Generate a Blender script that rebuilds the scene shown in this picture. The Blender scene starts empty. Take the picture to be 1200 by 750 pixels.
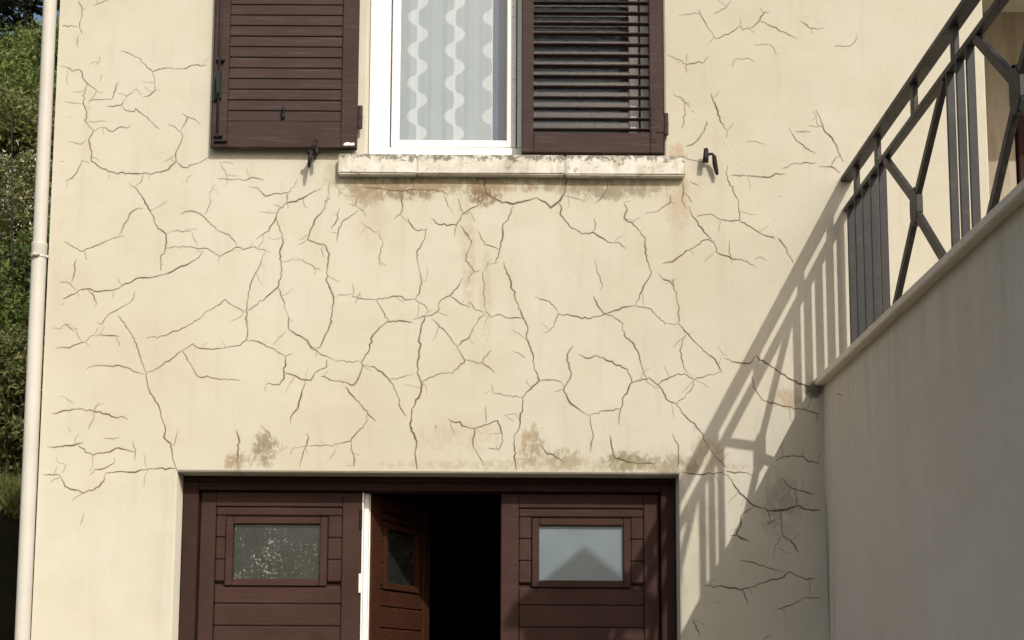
import bpy, bmesh, math, random
import numpy as np
from mathutils import Vector, Matrix, Quaternion
from mathutils.geometry import delaunay_2d_cdt

S = bpy.context.scene
COL = S.collection
random.seed(7)
RNG = np.random.default_rng(11)
R = math.radians

# ------------------------------------------------------------------ camera, sky, sun, exposure
EYE = Vector((0, -6.5, 1.45))
PITCH, ROLL, FPX = math.atan(0.125), 0.0055, 1662.0
cam = bpy.data.cameras.new('camera')
camo = bpy.data.objects.new('camera', cam)
COL.objects.link(camo)
cam.sensor_width = 36
cam.sensor_fit = 'HORIZONTAL'
cam.lens = FPX / 1200 * 36
cam.shift_x = (600 - 580) / 1200
cam.shift_y = (597 - 375) / 1200
cam.clip_start = 0.05
cam.clip_end = 600
fw = Vector((0, math.cos(PITCH), math.sin(PITCH)))
r0 = Vector((1, 0, 0))
u0 = r0.cross(fw)
rr = r0 * math.cos(ROLL) + u0 * math.sin(ROLL)
uu = rr.cross(fw)
M3 = Matrix((rr, uu, -fw)).transposed()
camo.matrix_world = Matrix.Translation(EYE) @ M3.to_4x4()
S.camera = camo

SUN_DIR = Vector((-0.40, 1.0, -0.745)).normalized()
elev = math.asin(-SUN_DIR.z)
azim = math.atan2(-SUN_DIR.x, -SUN_DIR.y)
world = bpy.data.worlds.new('World')
S.world = world
world.use_nodes = True
wn = world.node_tree
bg = wn.nodes['Background']
sky = wn.nodes.new('ShaderNodeTexSky')
sky.sky_type = 'NISHITA'
sky.sun_disc = False
sky.sun_elevation = elev
sky.sun_rotation = azim
sky.air_density = 1.0
sky.dust_density = 5.0
sky.ozone_density = 1.0
wn.links.new(sky.outputs[0], bg.inputs['Color'])
bg.inputs['Strength'].default_value = 0.120
sun = bpy.data.lights.new('sun', 'SUN')
sun.energy = 3.2
sun.angle = R(0.4)
sun.color = (1.0, 0.955, 0.88)
suno = bpy.data.objects.new('sun', sun)
COL.objects.link(suno)
suno.rotation_mode = 'QUATERNION'
suno.rotation_quaternion = SUN_DIR.to_track_quat('-Z', 'Y')
suno.location = (4, -10, 12)
S.view_settings.view_transform = 'Standard'
S.view_settings.look = 'None'
S.view_settings.exposure = 0.10
S.view_settings.gamma = 1.0

# ------------------------------------------------------------------ helpers
ORG = {}


def tag(o, label=None, cat=None, group=None, kind=None):
    if label: o['label'] = label
    if cat: o['category'] = cat
    if group: o['group'] = group
    if kind: o['kind'] = kind
    return o


def empty(name, loc):
    o = bpy.data.objects.new(name, None)
    o.empty_display_size = 0.2
    COL.objects.link(o)
    o.location = loc
    ORG[o.name] = Vector(loc)
    return o


def obj(name, bm, mat, parent=None, origin=(0, 0, 0), smooth=False):
    """bm holds world coordinates; origin becomes the object's own origin."""
    origin = Vector(origin)
    bmesh.ops.translate(bm, verts=bm.verts, vec=-origin)
    me = bpy.data.meshes.new(name)
    bm.to_mesh(me)
    bm.free()
    for m in (mat if isinstance(mat, (list, tuple)) else [mat]):
        me.materials.append(m)
    if smooth:
        for p in me.polygons: p.use_smooth = len(p.vertices) <= 4
    o = bpy.data.objects.new(name, me)
    COL.objects.link(o)
    ORG[o.name] = origin
    if parent:
        o.parent = parent
        o.location = origin - ORG[parent.name]
    else:
        o.location = origin
    return o


def clone(src, parent, origin, rot=None):
    o = src.copy()
    COL.objects.link(o)
    o.parent = parent
    origin = Vector(origin)
    o.location = origin - (ORG[parent.name] if parent else Vector())
    ORG[o.name] = origin
    if rot: o.rotation_euler = rot
    return o


def NB(): return bmesh.new()


def box(bm, x0, x1, y0, y1, z0, z1, bev=0.0, mi=0, seg=1):
    vs = [bm.verts.new(c) for c in ((x0, y0, z0), (x1, y0, z0), (x1, y1, z0), (x0, y1, z0),
                                    (x0, y0, z1), (x1, y0, z1), (x1, y1, z1), (x0, y1, z1))]
    fs = [bm.faces.new([vs[i] for i in f]) for f in
          ((0, 3, 2, 1), (4, 5, 6, 7), (0, 1, 5, 4), (1, 2, 6, 5), (2, 3, 7, 6), (3, 0, 4, 7))]
    for f in fs: f.material_index = mi
    if bev:
        es = list({e for f in fs for e in f.edges})
        bmesh.ops.bevel(bm, geom=es, offset=bev, segments=seg, affect='EDGES', clamp_overlap=True, material=-1)
    return vs


def beam(bm, a, b, w, h, up=Vector((0, 0, 1)), bev=0.0):
    """rectangular bar from a to b, w across, h along up"""
    a, b = Vector(a), Vector(b)
    d = (b - a).normalized()
    s = d.cross(up).normalized()
    u = s.cross(d).normalized()
    vs = []
    for p in (a, b):
        for i, j in ((-1, -1), (1, -1), (1, 1), (-1, 1)):
            vs.append(bm.verts.new(p + s * (i * w / 2) + u * (j * h / 2)))
    fs = [bm.faces.new([vs[i] for i in f]) for f in
          ((0, 1, 2, 3), (7, 6, 5, 4), (0, 4, 5, 1), (1, 5, 6, 2), (2, 6, 7, 3), (3, 7, 4, 0))]
    if bev:
        es = list({e for f in fs for e in f.edges})
        bmesh.ops.bevel(bm, geom=es, offset=bev, segments=1, affect='EDGES', clamp_overlap=True)
    bmesh.ops.recalc_face_normals(bm, faces=bm.faces)


def tube(bm, pts, rad, n=8, caps=True):
    pts = [Vector(p) for p in pts]
    rads = rad if isinstance(rad, (list, tuple)) else [rad] * len(pts)
    rings = []
    prev = None
    for i, p in enumerate(pts):
        d = (pts[min(i + 1, len(pts) - 1)] - pts[max(i - 1, 0)]).normalized()
        if prev is None:
            a = d.orthogonal().normalized()
        else:
            a = (prev - d * prev.dot(d)).normalized()
        prev = a
        b = d.cross(a)
        rings.append([bm.verts.new(p + (a * math.cos(2 * math.pi * k / n) + b * math.sin(2 * math.pi * k / n)) * rads[i])
                      for k in range(n)])
    for r1, r2 in zip(rings, rings[1:]):
        for k in range(n):
            bm.faces.new((r1[k], r1[(k + 1) % n], r2[(k + 1) % n], r2[k]))
    if caps:
        bm.faces.new(list(reversed(rings[0])))
        bm.faces.new(rings[-1])


# ------------------------------------------------------------------ materials
class NT:
    def __init__(self, name):
        self.m = bpy.data.materials.new(name)
        self.m.use_nodes = True
        self.t = self.m.node_tree
        self.b = self.t.nodes['Principled BSDF']
        self.out = self.t.nodes['Material Output']
        self.tc = self.t.nodes.new('ShaderNodeTexCoord')

    def n(self, typ, **k):
        nd = self.t.nodes.new(typ)
        for a, v in k.items(): setattr(nd, a, v)
        return nd

    def l(self, a, b): self.t.links.new(a, b)

    def noise(self, scale, detail=4, rough=0.55, vec=None, stretch=None, w=0.0):
        nd = self.n('ShaderNodeTexNoise')
        nd.inputs['Scale'].default_value = scale
        nd.inputs['Detail'].default_value = detail
        nd.inputs['Roughness'].default_value = rough
        mp = self.n('ShaderNodeMapping')
        mp.inputs['Location'].default_value = (w, w * 0.7, w * 1.3)
        if stretch: mp.inputs['Scale'].default_value = stretch
        self.l(vec or self.tc.outputs['Object'], mp.inputs['Vector'])
        self.l(mp.outputs[0], nd.inputs['Vector'])
        return nd.outputs['Fac']

    def ramp(self, fac, stops):
        nd = self.n('ShaderNodeValToRGB')
        cr = nd.color_ramp
        while len(cr.elements) < len(stops): cr.elements.new(0.5)
        for e, (p, c) in zip(cr.elements, stops):
            e.position = p
            e.color = (*c, 1) if len(c) == 3 else c
        self.l(fac, nd.inputs[0])
        return nd.outputs[0]

    def mr(self, v, a, b, c=0.0, d=1.0, smooth=True):
        nd = self.n('ShaderNodeMapRange')
        if smooth: nd.interpolation_type = 'SMOOTHSTEP'
        nd.inputs[1].default_value, nd.inputs[2].default_value = a, b
        nd.inputs[3].default_value, nd.inputs[4].default_value = c, d
        self.l(v, nd.inputs[0])
        return nd.outputs[0]

    def math(self, op, a, b=None):
        nd = self.n('ShaderNodeMath', operation=op)
        for i, v in enumerate((a, b)):
            if v is None: continue
            if isinstance(v, (int, float)): nd.inputs[i].default_value = v
            else: self.l(v, nd.inputs[i])
        return nd.outputs[0]

    def mix(self, fac, a, b, mode='MIX'):
        nd = self.n('ShaderNodeMix', data_type='RGBA', blend_type=mode)
        for i, v in ((0, fac), (6, a), (7, b)):
            if isinstance(v, (int, float)): nd.inputs[i].default_value = v
            elif isinstance(v, tuple): nd.inputs[i].default_value = (*v, 1)
            else: self.l(v, nd.inputs[i])
        return nd.outputs[2]

    def bump(self, h, strength=0.3, dist=0.005, normal=None):
        nd = self.n('ShaderNodeBump')
        nd.inputs['Strength'].default_value = strength
        nd.inputs['Distance'].default_value = dist
        self.l(h, nd.inputs['Height'])
        if normal: self.l(normal, nd.inputs['Normal'])
        return nd.outputs[0]

    def done(self, col=None, rough=0.8, normal=None, spec=None, metal=None):
        if col is not None:
            if isinstance(col, tuple): self.b.inputs['Base Color'].default_value = (*col, 1)
            else: self.l(col, self.b.inputs['Base Color'])
        if isinstance(rough, (int, float)): self.b.inputs['Roughness'].default_value = rough
        else: self.l(rough, self.b.inputs['Roughness'])
        if normal: self.l(normal, self.b.inputs['Normal'])
        if spec is not None: self.b.inputs['Specular IOR Level'].default_value = spec
        if metal is not None: self.b.inputs['Metallic'].default_value = metal
        return self.m


# (x, z, rx, rz, colour, strength, noise low, noise high, noise scale, stretch x, stretch z)
STAINS = [
    (-0.46, 3.80, 0.32, 0.075, (0.27, 0.205, 0.125), 1.05, .44, .62, 16, 1.6, .45),
    (-0.62, 3.77, 0.10, 0.10, (0.36, 0.28, 0.18), .8, .45, .62, 20, 1.3, .8),
    (-0.06, 3.795, 0.10, 0.10, (0.22, 0.15, 0.085), 1.05, .43, .60, 22, 1.4, .7),
    (0.55, 3.80, 0.32, 0.065, (0.31, 0.27, 0.195), 1.05, .45, .62, 12, 1.7, .4),
    (0.10, 3.82, 0.90, 0.045, (0.36, 0.29, 0.19), 1.05, .42, .64, 14, 1.4, .8),
    (0.86, 3.74, 0.07, 0.22, (0.44, 0.345, 0.215), 0.50, .42, .64, 12, 1.8, .6),
    (0.86, 3.97, 0.06, 0.07, (0.45, 0.31, 0.17), 0.60, .42, .60, 16, 1, 1),
    (-1.07, 2.54, 0.075, 0.10, (0.25, 0.205, 0.13), 0.90, .46, .60, 26, 1.3, .7),
    (-1.19, 2.48, 0.09, 0.055, (0.29, 0.215, 0.13), 0.75, .47, .62, 26, 1.4, .7),
    (0.17, 2.56, 0.075, 0.12, (0.34, 0.265, 0.16), 0.85, .46, .61, 24, 1.5, .6),
    (0.32, 2.50, 0.13, 0.06, (0.33, 0.27, 0.17), 0.75, .46, .62, 22, 1.4, .7),
    (0.61, 2.49, 0.13, 0.060, (0.25, 0.22, 0.12), 0.95, .44, .59, 24, 1.4, .6),
    (0.83, 2.475, 0.16, 0.06, (0.30, 0.26, 0.165), 0.80, .45, .60, 22, 1.4, .7),
    (0.98, 2.54, 0.10, 0.10, (0.45, 0.35, 0.22), 0.60, .44, .62, 20, 1.5, .6),
    (1.36, 2.79, 0.08, 0.06, (0.42, 0.31, 0.18), 0.70, .44, .62, 18, 1, 1),
    (1.485, 2.83, 0.05, 0.04, (0.10, 0.085, 0.06), 0.95, .32, .52, 22, 1, 1),
    (-0.13, 3.45, 0.04, 0.28, (0.44, 0.36, 0.24), 0.55, .45, .64, 18, 2.0, .6),
    (-0.05, 3.25, 0.04, 0.32, (0.46, 0.40, 0.30), 0.55, .45, .64, 16, 2.0, .6),
    (-0.17, 2.60, 0.26, 0.10, (0.47, 0.39, 0.27), 0.45, .46, .66, 18, 1.5, .7),
    (-0.58, 3.62, 0.12, 0.18, (0.50, 0.43, 0.31), 0.40, .44, .66, 14, 1.5, .8),
    (1.32, 2.28, 0.12, 0.20, (0.26, 0.23, 0.175), 0.50, .44, .66, 16, 1.3, .8),
    (0.98, 2.20, 0.08, 0.14, (0.42, 0.35, 0.24), 0.40, .46, .66, 18, 1.4, .7),
    (-0.78, 3.86, 0.06, 0.08, (0.40, 0.39, 0.25), 0.50, .42, .62, 18, 1.4, .7),
    (0.30, 2.47, 1.10, 0.035, (0.40, 0.33, 0.21), 0.55, .48, .64, 20, 1.2, .8),
]


def plaster_material(name, base, stains=(), seed=0.0, topz=None, streak=1.0):
    t = NT(name)
    sep = t.n('ShaderNodeSeparateXYZ')
    geo = t.n('ShaderNodeNewGeometry')
    pos = geo.outputs['Position']
    t.l(pos, sep.inputs[0])
    big = t.noise(0.8, 3, 0.5, vec=pos, w=seed + 3)
    mid = t.noise(5, 5, 0.6, vec=pos, w=seed + 9)
    trow = t.noise(3, 4, 0.6, vec=pos, stretch=(0.5, 1, 2.8), w=seed + 5)
    drip = t.noise(7, 4, 0.55, vec=pos, stretch=(2.2, 1, 0.22), w=seed + 2)
    fine = t.noise(260, 2, 0.6, vec=pos, w=seed)
    b = base
    c = t.ramp(big, [(0.30, (b[0] * .95, b[1] * .925, b[2] * .89)), (0.5, b), (0.72, (b[0] * 1.035, b[1] * 1.04, b[2] * 1.06))])
    c = t.mix(t.mr(mid, .40, .72, 0, .38), c, (b[0] * .90, b[1] * .87, b[2] * .80))
    c = t.mix(t.mr(trow, .48, .70, 0, .24), c, (b[0] * 1.08, b[1] * 1.06, b[2] * 1.04))
    c = t.mix(t.mr(drip, .53, .74, 0, .30 * streak), c, (b[0] * .84, b[1] * .80, b[2] * .71))
    spk = t.noise(60, 3, .7, vec=pos, w=seed + 21)
    c = t.mix(t.mr(spk, .62, .76, 0, .30), c, (b[0] * .62, b[1] * .55, b[2] * .44))
    runs = t.mr(t.noise(26, 5, .7, vec=pos, stretch=(1.6, 1, .10), w=seed + 40), .47, .72)
    for (x, z, rx, rz, col, st, lo, hi, sc, sx, sz) in stains:
        dx = t.math('MULTIPLY', t.math('SUBTRACT', sep.outputs[0], x), 1 / rx)
        dz = t.math('MULTIPLY', t.math('SUBTRACT', sep.outputs[2], z), 1 / rz)
        d2 = t.math('ADD', t.math('MULTIPLY', dx, dx), t.math('MULTIPLY', dz, dz))
        nz = t.noise(sc * 1.5, 9, .74, vec=pos, stretch=(1.1, 1, .75), w=seed + x * 3)
        # the noise eats into the ellipse so that its rim is ragged
        fall = t.mr(d2, 0.0, 1.9, 1.0, 0.0)
        e = t.math('ADD', nz, t.math('MULTIPLY', t.math('SUBTRACT', fall, 0.72), 0.32))
        m = t.math('MULTIPLY', t.mr(e, lo, hi), fall)
        m = t.math('MAXIMUM', m, t.math('MULTIPLY', t.math('MULTIPLY', fall, runs), .42))
        c = t.mix(t.math('MULTIPLY', m, min(1, st) * .95), c, col)
    at = t.n('ShaderNodeAttribute', attribute_name='stain')
    rim = t.math('MULTIPLY', at.outputs['Fac'], t.mr(mid, .30, .62, .22, .85))
    c = t.mix(t.math('MULTIPLY', rim, .42), c, (b[0] * .50, b[1] * .42, b[2] * .34))
    h1 = t.noise(34, 6, 0.7, vec=pos, w=seed + 1)
    h2 = t.noise(2.2, 3, 0.5, vec=pos, w=seed + 4)
    n1 = t.bump(h2, 0.5, 0.028)
    n2 = t.bump(h1, 0.36, 0.004, n1)
    n3 = t.bump(fine, 0.50, 0.0016, n2)
    if topz:
        z = t.math('SUBTRACT', topz, sep.outputs[2])
        st = t.noise(9, 5, .65, vec=pos, stretch=(1, 1.6, .16), w=seed + 31)
        m = t.math('MULTIPLY', t.mr(z, 0.0, 0.75, 1.0, 0.0), t.mr(st, .42, .66))
        c = t.mix(t.math('MULTIPLY', m, .16), c, (.25, .20, .14))
        c = t.mix(t.math('MULTIPLY', t.mr(z, 0.0, 0.05, 1.0, 0.0), .5), c, (.20, .165, .12))
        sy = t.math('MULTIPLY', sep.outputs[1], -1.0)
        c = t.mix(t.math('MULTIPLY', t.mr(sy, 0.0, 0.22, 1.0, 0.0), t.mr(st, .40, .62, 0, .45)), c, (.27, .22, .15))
    t.b.inputs['Diffuse Roughness'].default_value = 0.6
    return t.done(c, 0.92, n3, 0.18)


CREAM = (0.575, 0.547, 0.456)
M_wall = plaster_material('cream_render', CREAM, STAINS)
M_wall2 = plaster_material('terrace_render', (0.72, 0.645, 0.545), [
    (3.0, 2.7, 0.001, 0.001, (0.3, 0.25, 0.15), 0, .4, .6, 10, 1, 1)], seed=4.4, topz=2.852, streak=.3)


def crack_material():
    t = NT('crack_dirt')
    n = t.noise(14, 3, .6)
    return t.done(t.ramp(n, [(0.3, (0.105, 0.080, 0.055)), (0.7, (0.30, 0.235, 0.17))]), 0.95, spec=0.05)


M_crack = crack_material()


def paint_material(name, base, var=0.14, rough=0.5, dust=(0.30, 0.25, 0.2), dustamt=0.10, grain=True, seed=0, spec=0.14):
    t = NT(name)
    geo = t.n('ShaderNodeNewGeometry')
    pos = geo.outputs['Position']
    oi = t.n('ShaderNodeObjectInfo')
    a = t.noise(5, 4, .6, vec=pos, w=seed)
    g = t.noise(24, 4, .65, vec=pos, stretch=(0.25, 1, 5) if grain else None, w=seed + 2)
    c = t.ramp(a, [(.3, tuple(x * (1 - var) for x in base)), (.7, tuple(x * (1 + var) for x in base))])
    c = t.mix(t.mr(oi.outputs['Random'], 0, 1, 0, .22, False), c, tuple(x * .78 for x in base))
    c = t.mix(t.mr(g, .5, .8, 0, dustamt * 1.6), c, dust)
    sp = t.noise(90, 3, .7, vec=pos, w=seed + 6)
    c = t.mix(t.mr(sp, .66, .78, 0, dustamt * 3), c, dust)
    r = t.mr(a, .2, .8, rough - .08, rough + .12)
    nb = t.bump(g, 0.14, 0.002)
    return t.done(c, r, nb, spec)


M_shut = paint_material('shutter_brown_paint', (0.053, 0.036, 0.0325), rough=.6, spec=.04)
M_door = paint_material('door_red_brown_paint', (0.054, 0.0315, 0.0265), rough=.55, dust=(.2, .14, .11), dustamt=.08, seed=3, spec=0.0)
M_dframe = paint_material('door_frame_brown_paint', (0.042, 0.0245, 0.021), rough=.6, dust=(.18, .12, .1), dustamt=.07, seed=5, spec=0.0)
M_leaf2 = paint_material('open_leaf_varnished_wood', (0.046, 0.019, 0.0115), rough=.42, dust=(.25, .13, .07), dustamt=.08, seed=8, spec=0.0)
M_white = paint_material('white_paint', (0.80, 0.79, 0.75), var=.03, rough=.4, dust=(.5, .47, .4), dustamt=.05, seed=1)
M_metal = paint_material('railing_grey_paint', (0.034, 0.031, 0.029), var=.15, rough=.45, dust=(.28, .25, .2), dustamt=.10, grain=False, seed=2)
M_bar = paint_material('baluster_dark_paint', (0.031, 0.030, 0.030), var=.2, rough=.45, dust=(.2, .19, .17), dustamt=.10, grain=False, seed=12)
M_iron = paint_material('black_iron', (0.022, 0.019, 0.018), rough=.5, dust=(.12, .07, .04), dustamt=.12, grain=False, seed=7)
M_lock = paint_material('dark_green_iron', (0.020, 0.028, 0.024), rough=.45, dust=(.10, .10, .09), dustamt=.10, grain=False, seed=9)
M_pipe = paint_material('cream_pipe_paint', (0.53, 0.505, 0.45), var=.05, rough=.42, dust=(.40, .31, .2), dustamt=.07, grain=False, seed=4)


def stone_material():
    t = NT('weathered_sill_stone')
    geo = t.n('ShaderNodeNewGeometry')
    pos = geo.outputs['Position']
    a = t.noise(9, 6, .7, vec=pos)
    b = t.noise(34, 5, .7, vec=pos, w=3)
    d = t.noise(16, 4, .6, vec=pos, stretch=(1, 1, .35), w=6)
    c = t.ramp(a, [(.3, (.44, .415, .34)), (.6, (.62, .60, .53))])
    c = t.mix(t.mr(d, .50, .70, 0, .55), c, (.30, .265, .18))
    sep = t.n('ShaderNodeSeparateXYZ')
    t.l(pos, sep.inputs[0])
    top = t.mr(sep.outputs[2], 3.895, 3.945, 0, .17)
    mold = t.mr(t.math('ADD', b, top), .57, .72, 0, .75)
    c = t.mix(mold, c, (.085, .075, .058))
    return t.done(c, .9, t.bump(b, .4, .004), .2)


M_stone = stone_material()


def glass_material(name, tint, refl_rough=0.0, dirt=0.0, dirtcol=(.5, .5, .47), base_dirt=0.0, seed=0.0):
    t = NT(name)
    t.t.nodes.remove(t.b)
    tr = t.n('ShaderNodeBsdfTransparent')
    tr.inputs[0].default_value = (*tint, 1)
    gl = t.n('ShaderNodeBsdfGlossy')
    gl.inputs['Roughness'].default_value = refl_rough
    fr = t.n('ShaderNodeFresnel')
    fr.inputs[0].default_value = 1.5
    mx = t.n('ShaderNodeMixShader')
    t.l(fr.outputs[0], mx.inputs[0]); t.l(tr.outputs[0], mx.inputs[1]); t.l(gl.outputs[0], mx.inputs[2])
    df = t.n('ShaderNodeBsdfDiffuse')
    df.inputs[0].default_value = (*dirtcol, 1)
    geo = t.n('ShaderNodeNewGeometry')
    pos = geo.outputs['Position']
    film = t.mr(t.noise(12, 5, .7, vec=pos, w=seed), .3, .8, base_dirt * .6, base_dirt * 1.4)
    if dirt:
        sp = t.noise(85, 5, .8, vec=pos, w=seed + 2)
        bl = t.noise(7, 3, .6, vec=pos, w=seed + 5)
        spots = t.math('MULTIPLY', t.mr(t.math('ADD', sp, t.math('MULTIPLY', t.math('SUBTRACT', bl, .5), .30)), .60, .68), dirt)
        film = t.math('MAXIMUM', film, spots)
    m2 = t.n('ShaderNodeMixShader')
    t.l(film, m2.inputs[0]); t.l(mx.outputs[0], m2.inputs[1]); t.l(df.outputs[0], m2.inputs[2])
    t.l(m2.outputs[0], t.out.inputs[0])
    return t.m


M_glass = glass_material('window_glass', (.96, .97, .97), base_dirt=.01)
M_dirty = glass_material('dirty_garage_glass', (.75, .78, .76), dirt=.85, base_dirt=.045, dirtcol=(.40, .41, .38), refl_rough=.05)
M_doorglass = glass_material('blue_door_glass', (.5, .6, .75), base_dirt=.10, dirtcol=(.25, .33, .5), refl_rough=.05)


def frosted_material():
    t = NT('frosted_garage_glass')
    a = t.noise(6, 3, .5)
    st = t.noise(70, 5, .75, w=4)
    c = t.ramp(a, [(.3, (.095, .135, .160)), (.7, (.122, .166, .192))])
    c = t.mix(t.mr(st, .66, .76, 0, .5), c, (.5, .5, .47))
    t.b.inputs['Coat Weight'].default_value = 0.6
    t.b.inputs['Coat Roughness'].default_value = 0.05
    return t.done(c, .35, None, .4)


M_frost = frosted_material()


def curtain_material():
    t = NT('lace_curtain')
    geo = t.n('ShaderNodeNewGeometry')
    sep = t.n('ShaderNodeSeparateXYZ')
    t.l(geo.outputs['Position'], sep.inputs[0])
    tot = None
    sn = t.math('SINE', t.math('MULTIPLY', t.math('ADD', sep.outputs[2], 0.012), 2 * math.pi / 0.172))
    s = t.math('MULTIPLY', t.math('SIGN', sn), t.math('POWER', t.math('ABSOLUTE', sn), 0.62))
    for cx in (-0.397, -0.212, -0.024):
        u = t.math('SUBTRACT', sep.outputs[0], cx)
        sa = t.math('MULTIPLY', s, 0.046)
        inside = t.math('MULTIPLY', t.math('GREATER_THAN', t.math('MULTIPLY', u, sa), 0.0),
                        t.math('LESS_THAN', t.math('ABSOLUTE', u), t.math('ADD', t.math('ABSOLUTE', sa), .004)))
        line = t.math('LESS_THAN', t.math('ABSOLUTE', t.math('SUBTRACT', u, t.math('MULTIPLY', sa, .12))), 0.008)
        m = t.math('MAXIMUM', inside, line)
        tot = m if tot is None else t.math('MAXIMUM', tot, m)
    weave = t.noise(16, 5, .6, vec=geo.outputs['Position'], stretch=(1, 1, .5))
    # net of tiny holes, rings woven into it
    vo = t.n('ShaderNodeTexVoronoi', feature='DISTANCE_TO_EDGE')
    vo.inputs['Scale'].default_value = 9
    t.l(geo.outputs['Position'], vo.inputs['Vector'])
    ring = t.mr(vo.outputs['Distance'], .02, .05, .10, 0)
    c = t.ramp(weave, [(.3, (.47, .535, .58)), (.7, (.52, .58, .62))])
    c = t.mix(ring, c, (.5, .53, .53))
    c = t.mix(t.math('MULTIPLY', tot, .85), c, (.69, .735, .755))
    df = t.n('ShaderNodeBsdfDiffuse')
    t.l(c, df.inputs[0])
    tl = t.n('ShaderNodeBsdfTransparent')
    mx = t.n('ShaderNodeMixShader')
    t.t.nodes.remove(t.b)
    t.l(t.math('ADD', t.math('MULTIPLY', tot, .12), .80), mx.inputs[0])
    t.l(tl.outputs[0], mx.inputs[1]); t.l(df.outputs[0], mx.inputs[2])
    t.l(mx.outputs[0], t.out.inputs[0])
    return t.m


M_curtain = curtain_material()


def simple(name, a, b, scale=4, rough=.9, bump=.3, bd=.01, detail=5):
    t = NT(name)
    geo = t.n('ShaderNodeNewGeometry')
    n = t.noise(scale, detail, .65, vec=geo.outputs['Position'])
    n2 = t.noise(scale * 9, 4, .7, vec=geo.outputs['Position'], w=4)
    c = t.ramp(n, [(.3, a), (.7, b)])
    return t.done(c, rough, t.bump(n2, bump, bd), .2)


M_conc = simple('driveway_asphalt', (.085, .080, .074), (.13, .12, .11), 1.5)
M_cope = simple('coping_concrete', (.68, .61, .51), (.78, .70, .59), 6, bd=.003)
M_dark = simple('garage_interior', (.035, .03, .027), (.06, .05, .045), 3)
M_room = simple('sky_tinted_room', (.24, .34, .60), (.30, .40, .66), 2)  # walls tinted blue in place of the sky reflected in the pane
M_drape = simple('blue_grey_drape', (.095, .135, .22), (.125, .17, .26), 3, bump=.05)
M_darkdrape = simple('dark_grey_drape', (.042, .047, .055), (.065, .07, .08), 3, bump=.05)
M_floor = simple('terrace_tile', (.28, .24, .20), (.36, .31, .26), 4)
M_roof = simple('clay_roof', (.22, .09, .05), (.32, .15, .09), 6)
M_soil = simple('dark_humus', (.006, .007, .003), (.016, .015, .008), 3, bump=.8, bd=.08)
M_bark = simple('bark', (.030, .024, .018), (.075, .058, .042), 14, bump=.8, bd=.02)


def ground_material():
    t = NT('hillside_grass_ground')
    geo = t.n('ShaderNodeNewGeometry')
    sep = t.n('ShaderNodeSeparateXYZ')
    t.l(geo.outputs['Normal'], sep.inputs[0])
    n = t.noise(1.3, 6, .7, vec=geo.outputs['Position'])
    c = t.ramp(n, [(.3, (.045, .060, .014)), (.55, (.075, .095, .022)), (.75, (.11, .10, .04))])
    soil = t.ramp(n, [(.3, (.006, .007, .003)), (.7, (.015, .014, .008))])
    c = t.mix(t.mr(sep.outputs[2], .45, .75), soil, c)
    return t.done(c, .95, t.bump(t.noise(30, 5, .7, vec=geo.outputs['Position']), .6, .05), .1)


M_ground = ground_material()


def leaf_material(name, cols, trans=.42):
    t = NT(name)
    geo = t.n('ShaderNodeNewGeometry')
    n = t.noise(1.6, 3, .6, vec=geo.outputs['Position'])
    v = t.math('ADD', t.math('MULTIPLY', geo.outputs['Random Per Island'], .6), t.math('MULTIPLY', n, .5))
    c = t.ramp(v, [(.25, cols[0]), (.55, cols[1]), (.85, cols[2])])
    t.l(c, t.b.inputs['Base Color'])
    t.b.inputs['Roughness'].default_value = .55
    t.b.inputs['Specular IOR Level'].default_value = .25
    tl = t.n('ShaderNodeBsdfTranslucent')
    t.l(c, tl.inputs[0])
    mx = t.n('ShaderNodeMixShader')
    mx.inputs[0].default_value = trans
    t.l(t.b.outputs[0], mx.inputs[1]); t.l(tl.outputs[0], mx.inputs[2])
    t.l(mx.outputs[0], t.out.inputs[0])
    return t.m


M_leaf_a = leaf_material('shrub_leaf_green', ((.085, .120, .030), (.150, .200, .050), (.22, .26, .085)))
M_leaf_b = leaf_material('shrub_leaf_olive', ((.090, .104, .034), (.165, .180, .062), (.25, .25, .10)))
M_leaf_c = leaf_material('shrub_leaf_dark', ((.055, .080, .026), (.105, .145, .042), (.17, .21, .065)))
M_needle = leaf_material('pine_needle', ((.016, .022, .014), (.030, .040, .026), (.05, .06, .038)), .1)
M_blossom = leaf_material('white_blossom', ((.50, .48, .42), (.66, .64, .58), (.78, .76, .70)), .2)
M_grass = leaf_material('grass_blade', ((.07, .085, .022), (.115, .135, .036), (.19, .19, .075)), .3)

# ------------------------------------------------------------------ ground and hillside (setting)
bm = NB()
for x0, x1, y0, y1 in ((-150, 150, -150, 150),):
    vs = [bm.verts.new((x, y, 0)) for x, y in ((x0, y0), (x1, y0), (x1, y1), (x0, y1))]
    bm.faces.new(vs)
tag(obj('ground', bm, M_ground), kind='structure')
bm = NB()
vs = [bm.verts.new((x, y, 0.004)) for x, y in ((-3.4, -16), (7, -16), (7, 0.9), (-3.4, 0.9))]
bm.faces.new(vs)
tag(obj('driveway', bm, M_conc), kind='structure')


def hill_z(x, y):
    yb = 4.35 if x < -2.5 else 9.6
    d = y - yb + 0.12 * math.sin(x * 2.1)
    if d < 0: return -0.05
    if d < 0.5: z = 2.85 * (d / 0.5) ** 0.8
    else: z = 2.85 + 0.40 * (d - .5) + 0.006 * min(d - .5, 14) ** 2
    if d > 0.6:
        z += 0.14 * math.sin(x * .9 + y * .5) * min(1, d - .6) + 0.09 * math.sin(x * 2.3 - y * 1.7) * min(1, d - .6)
    return z


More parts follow.
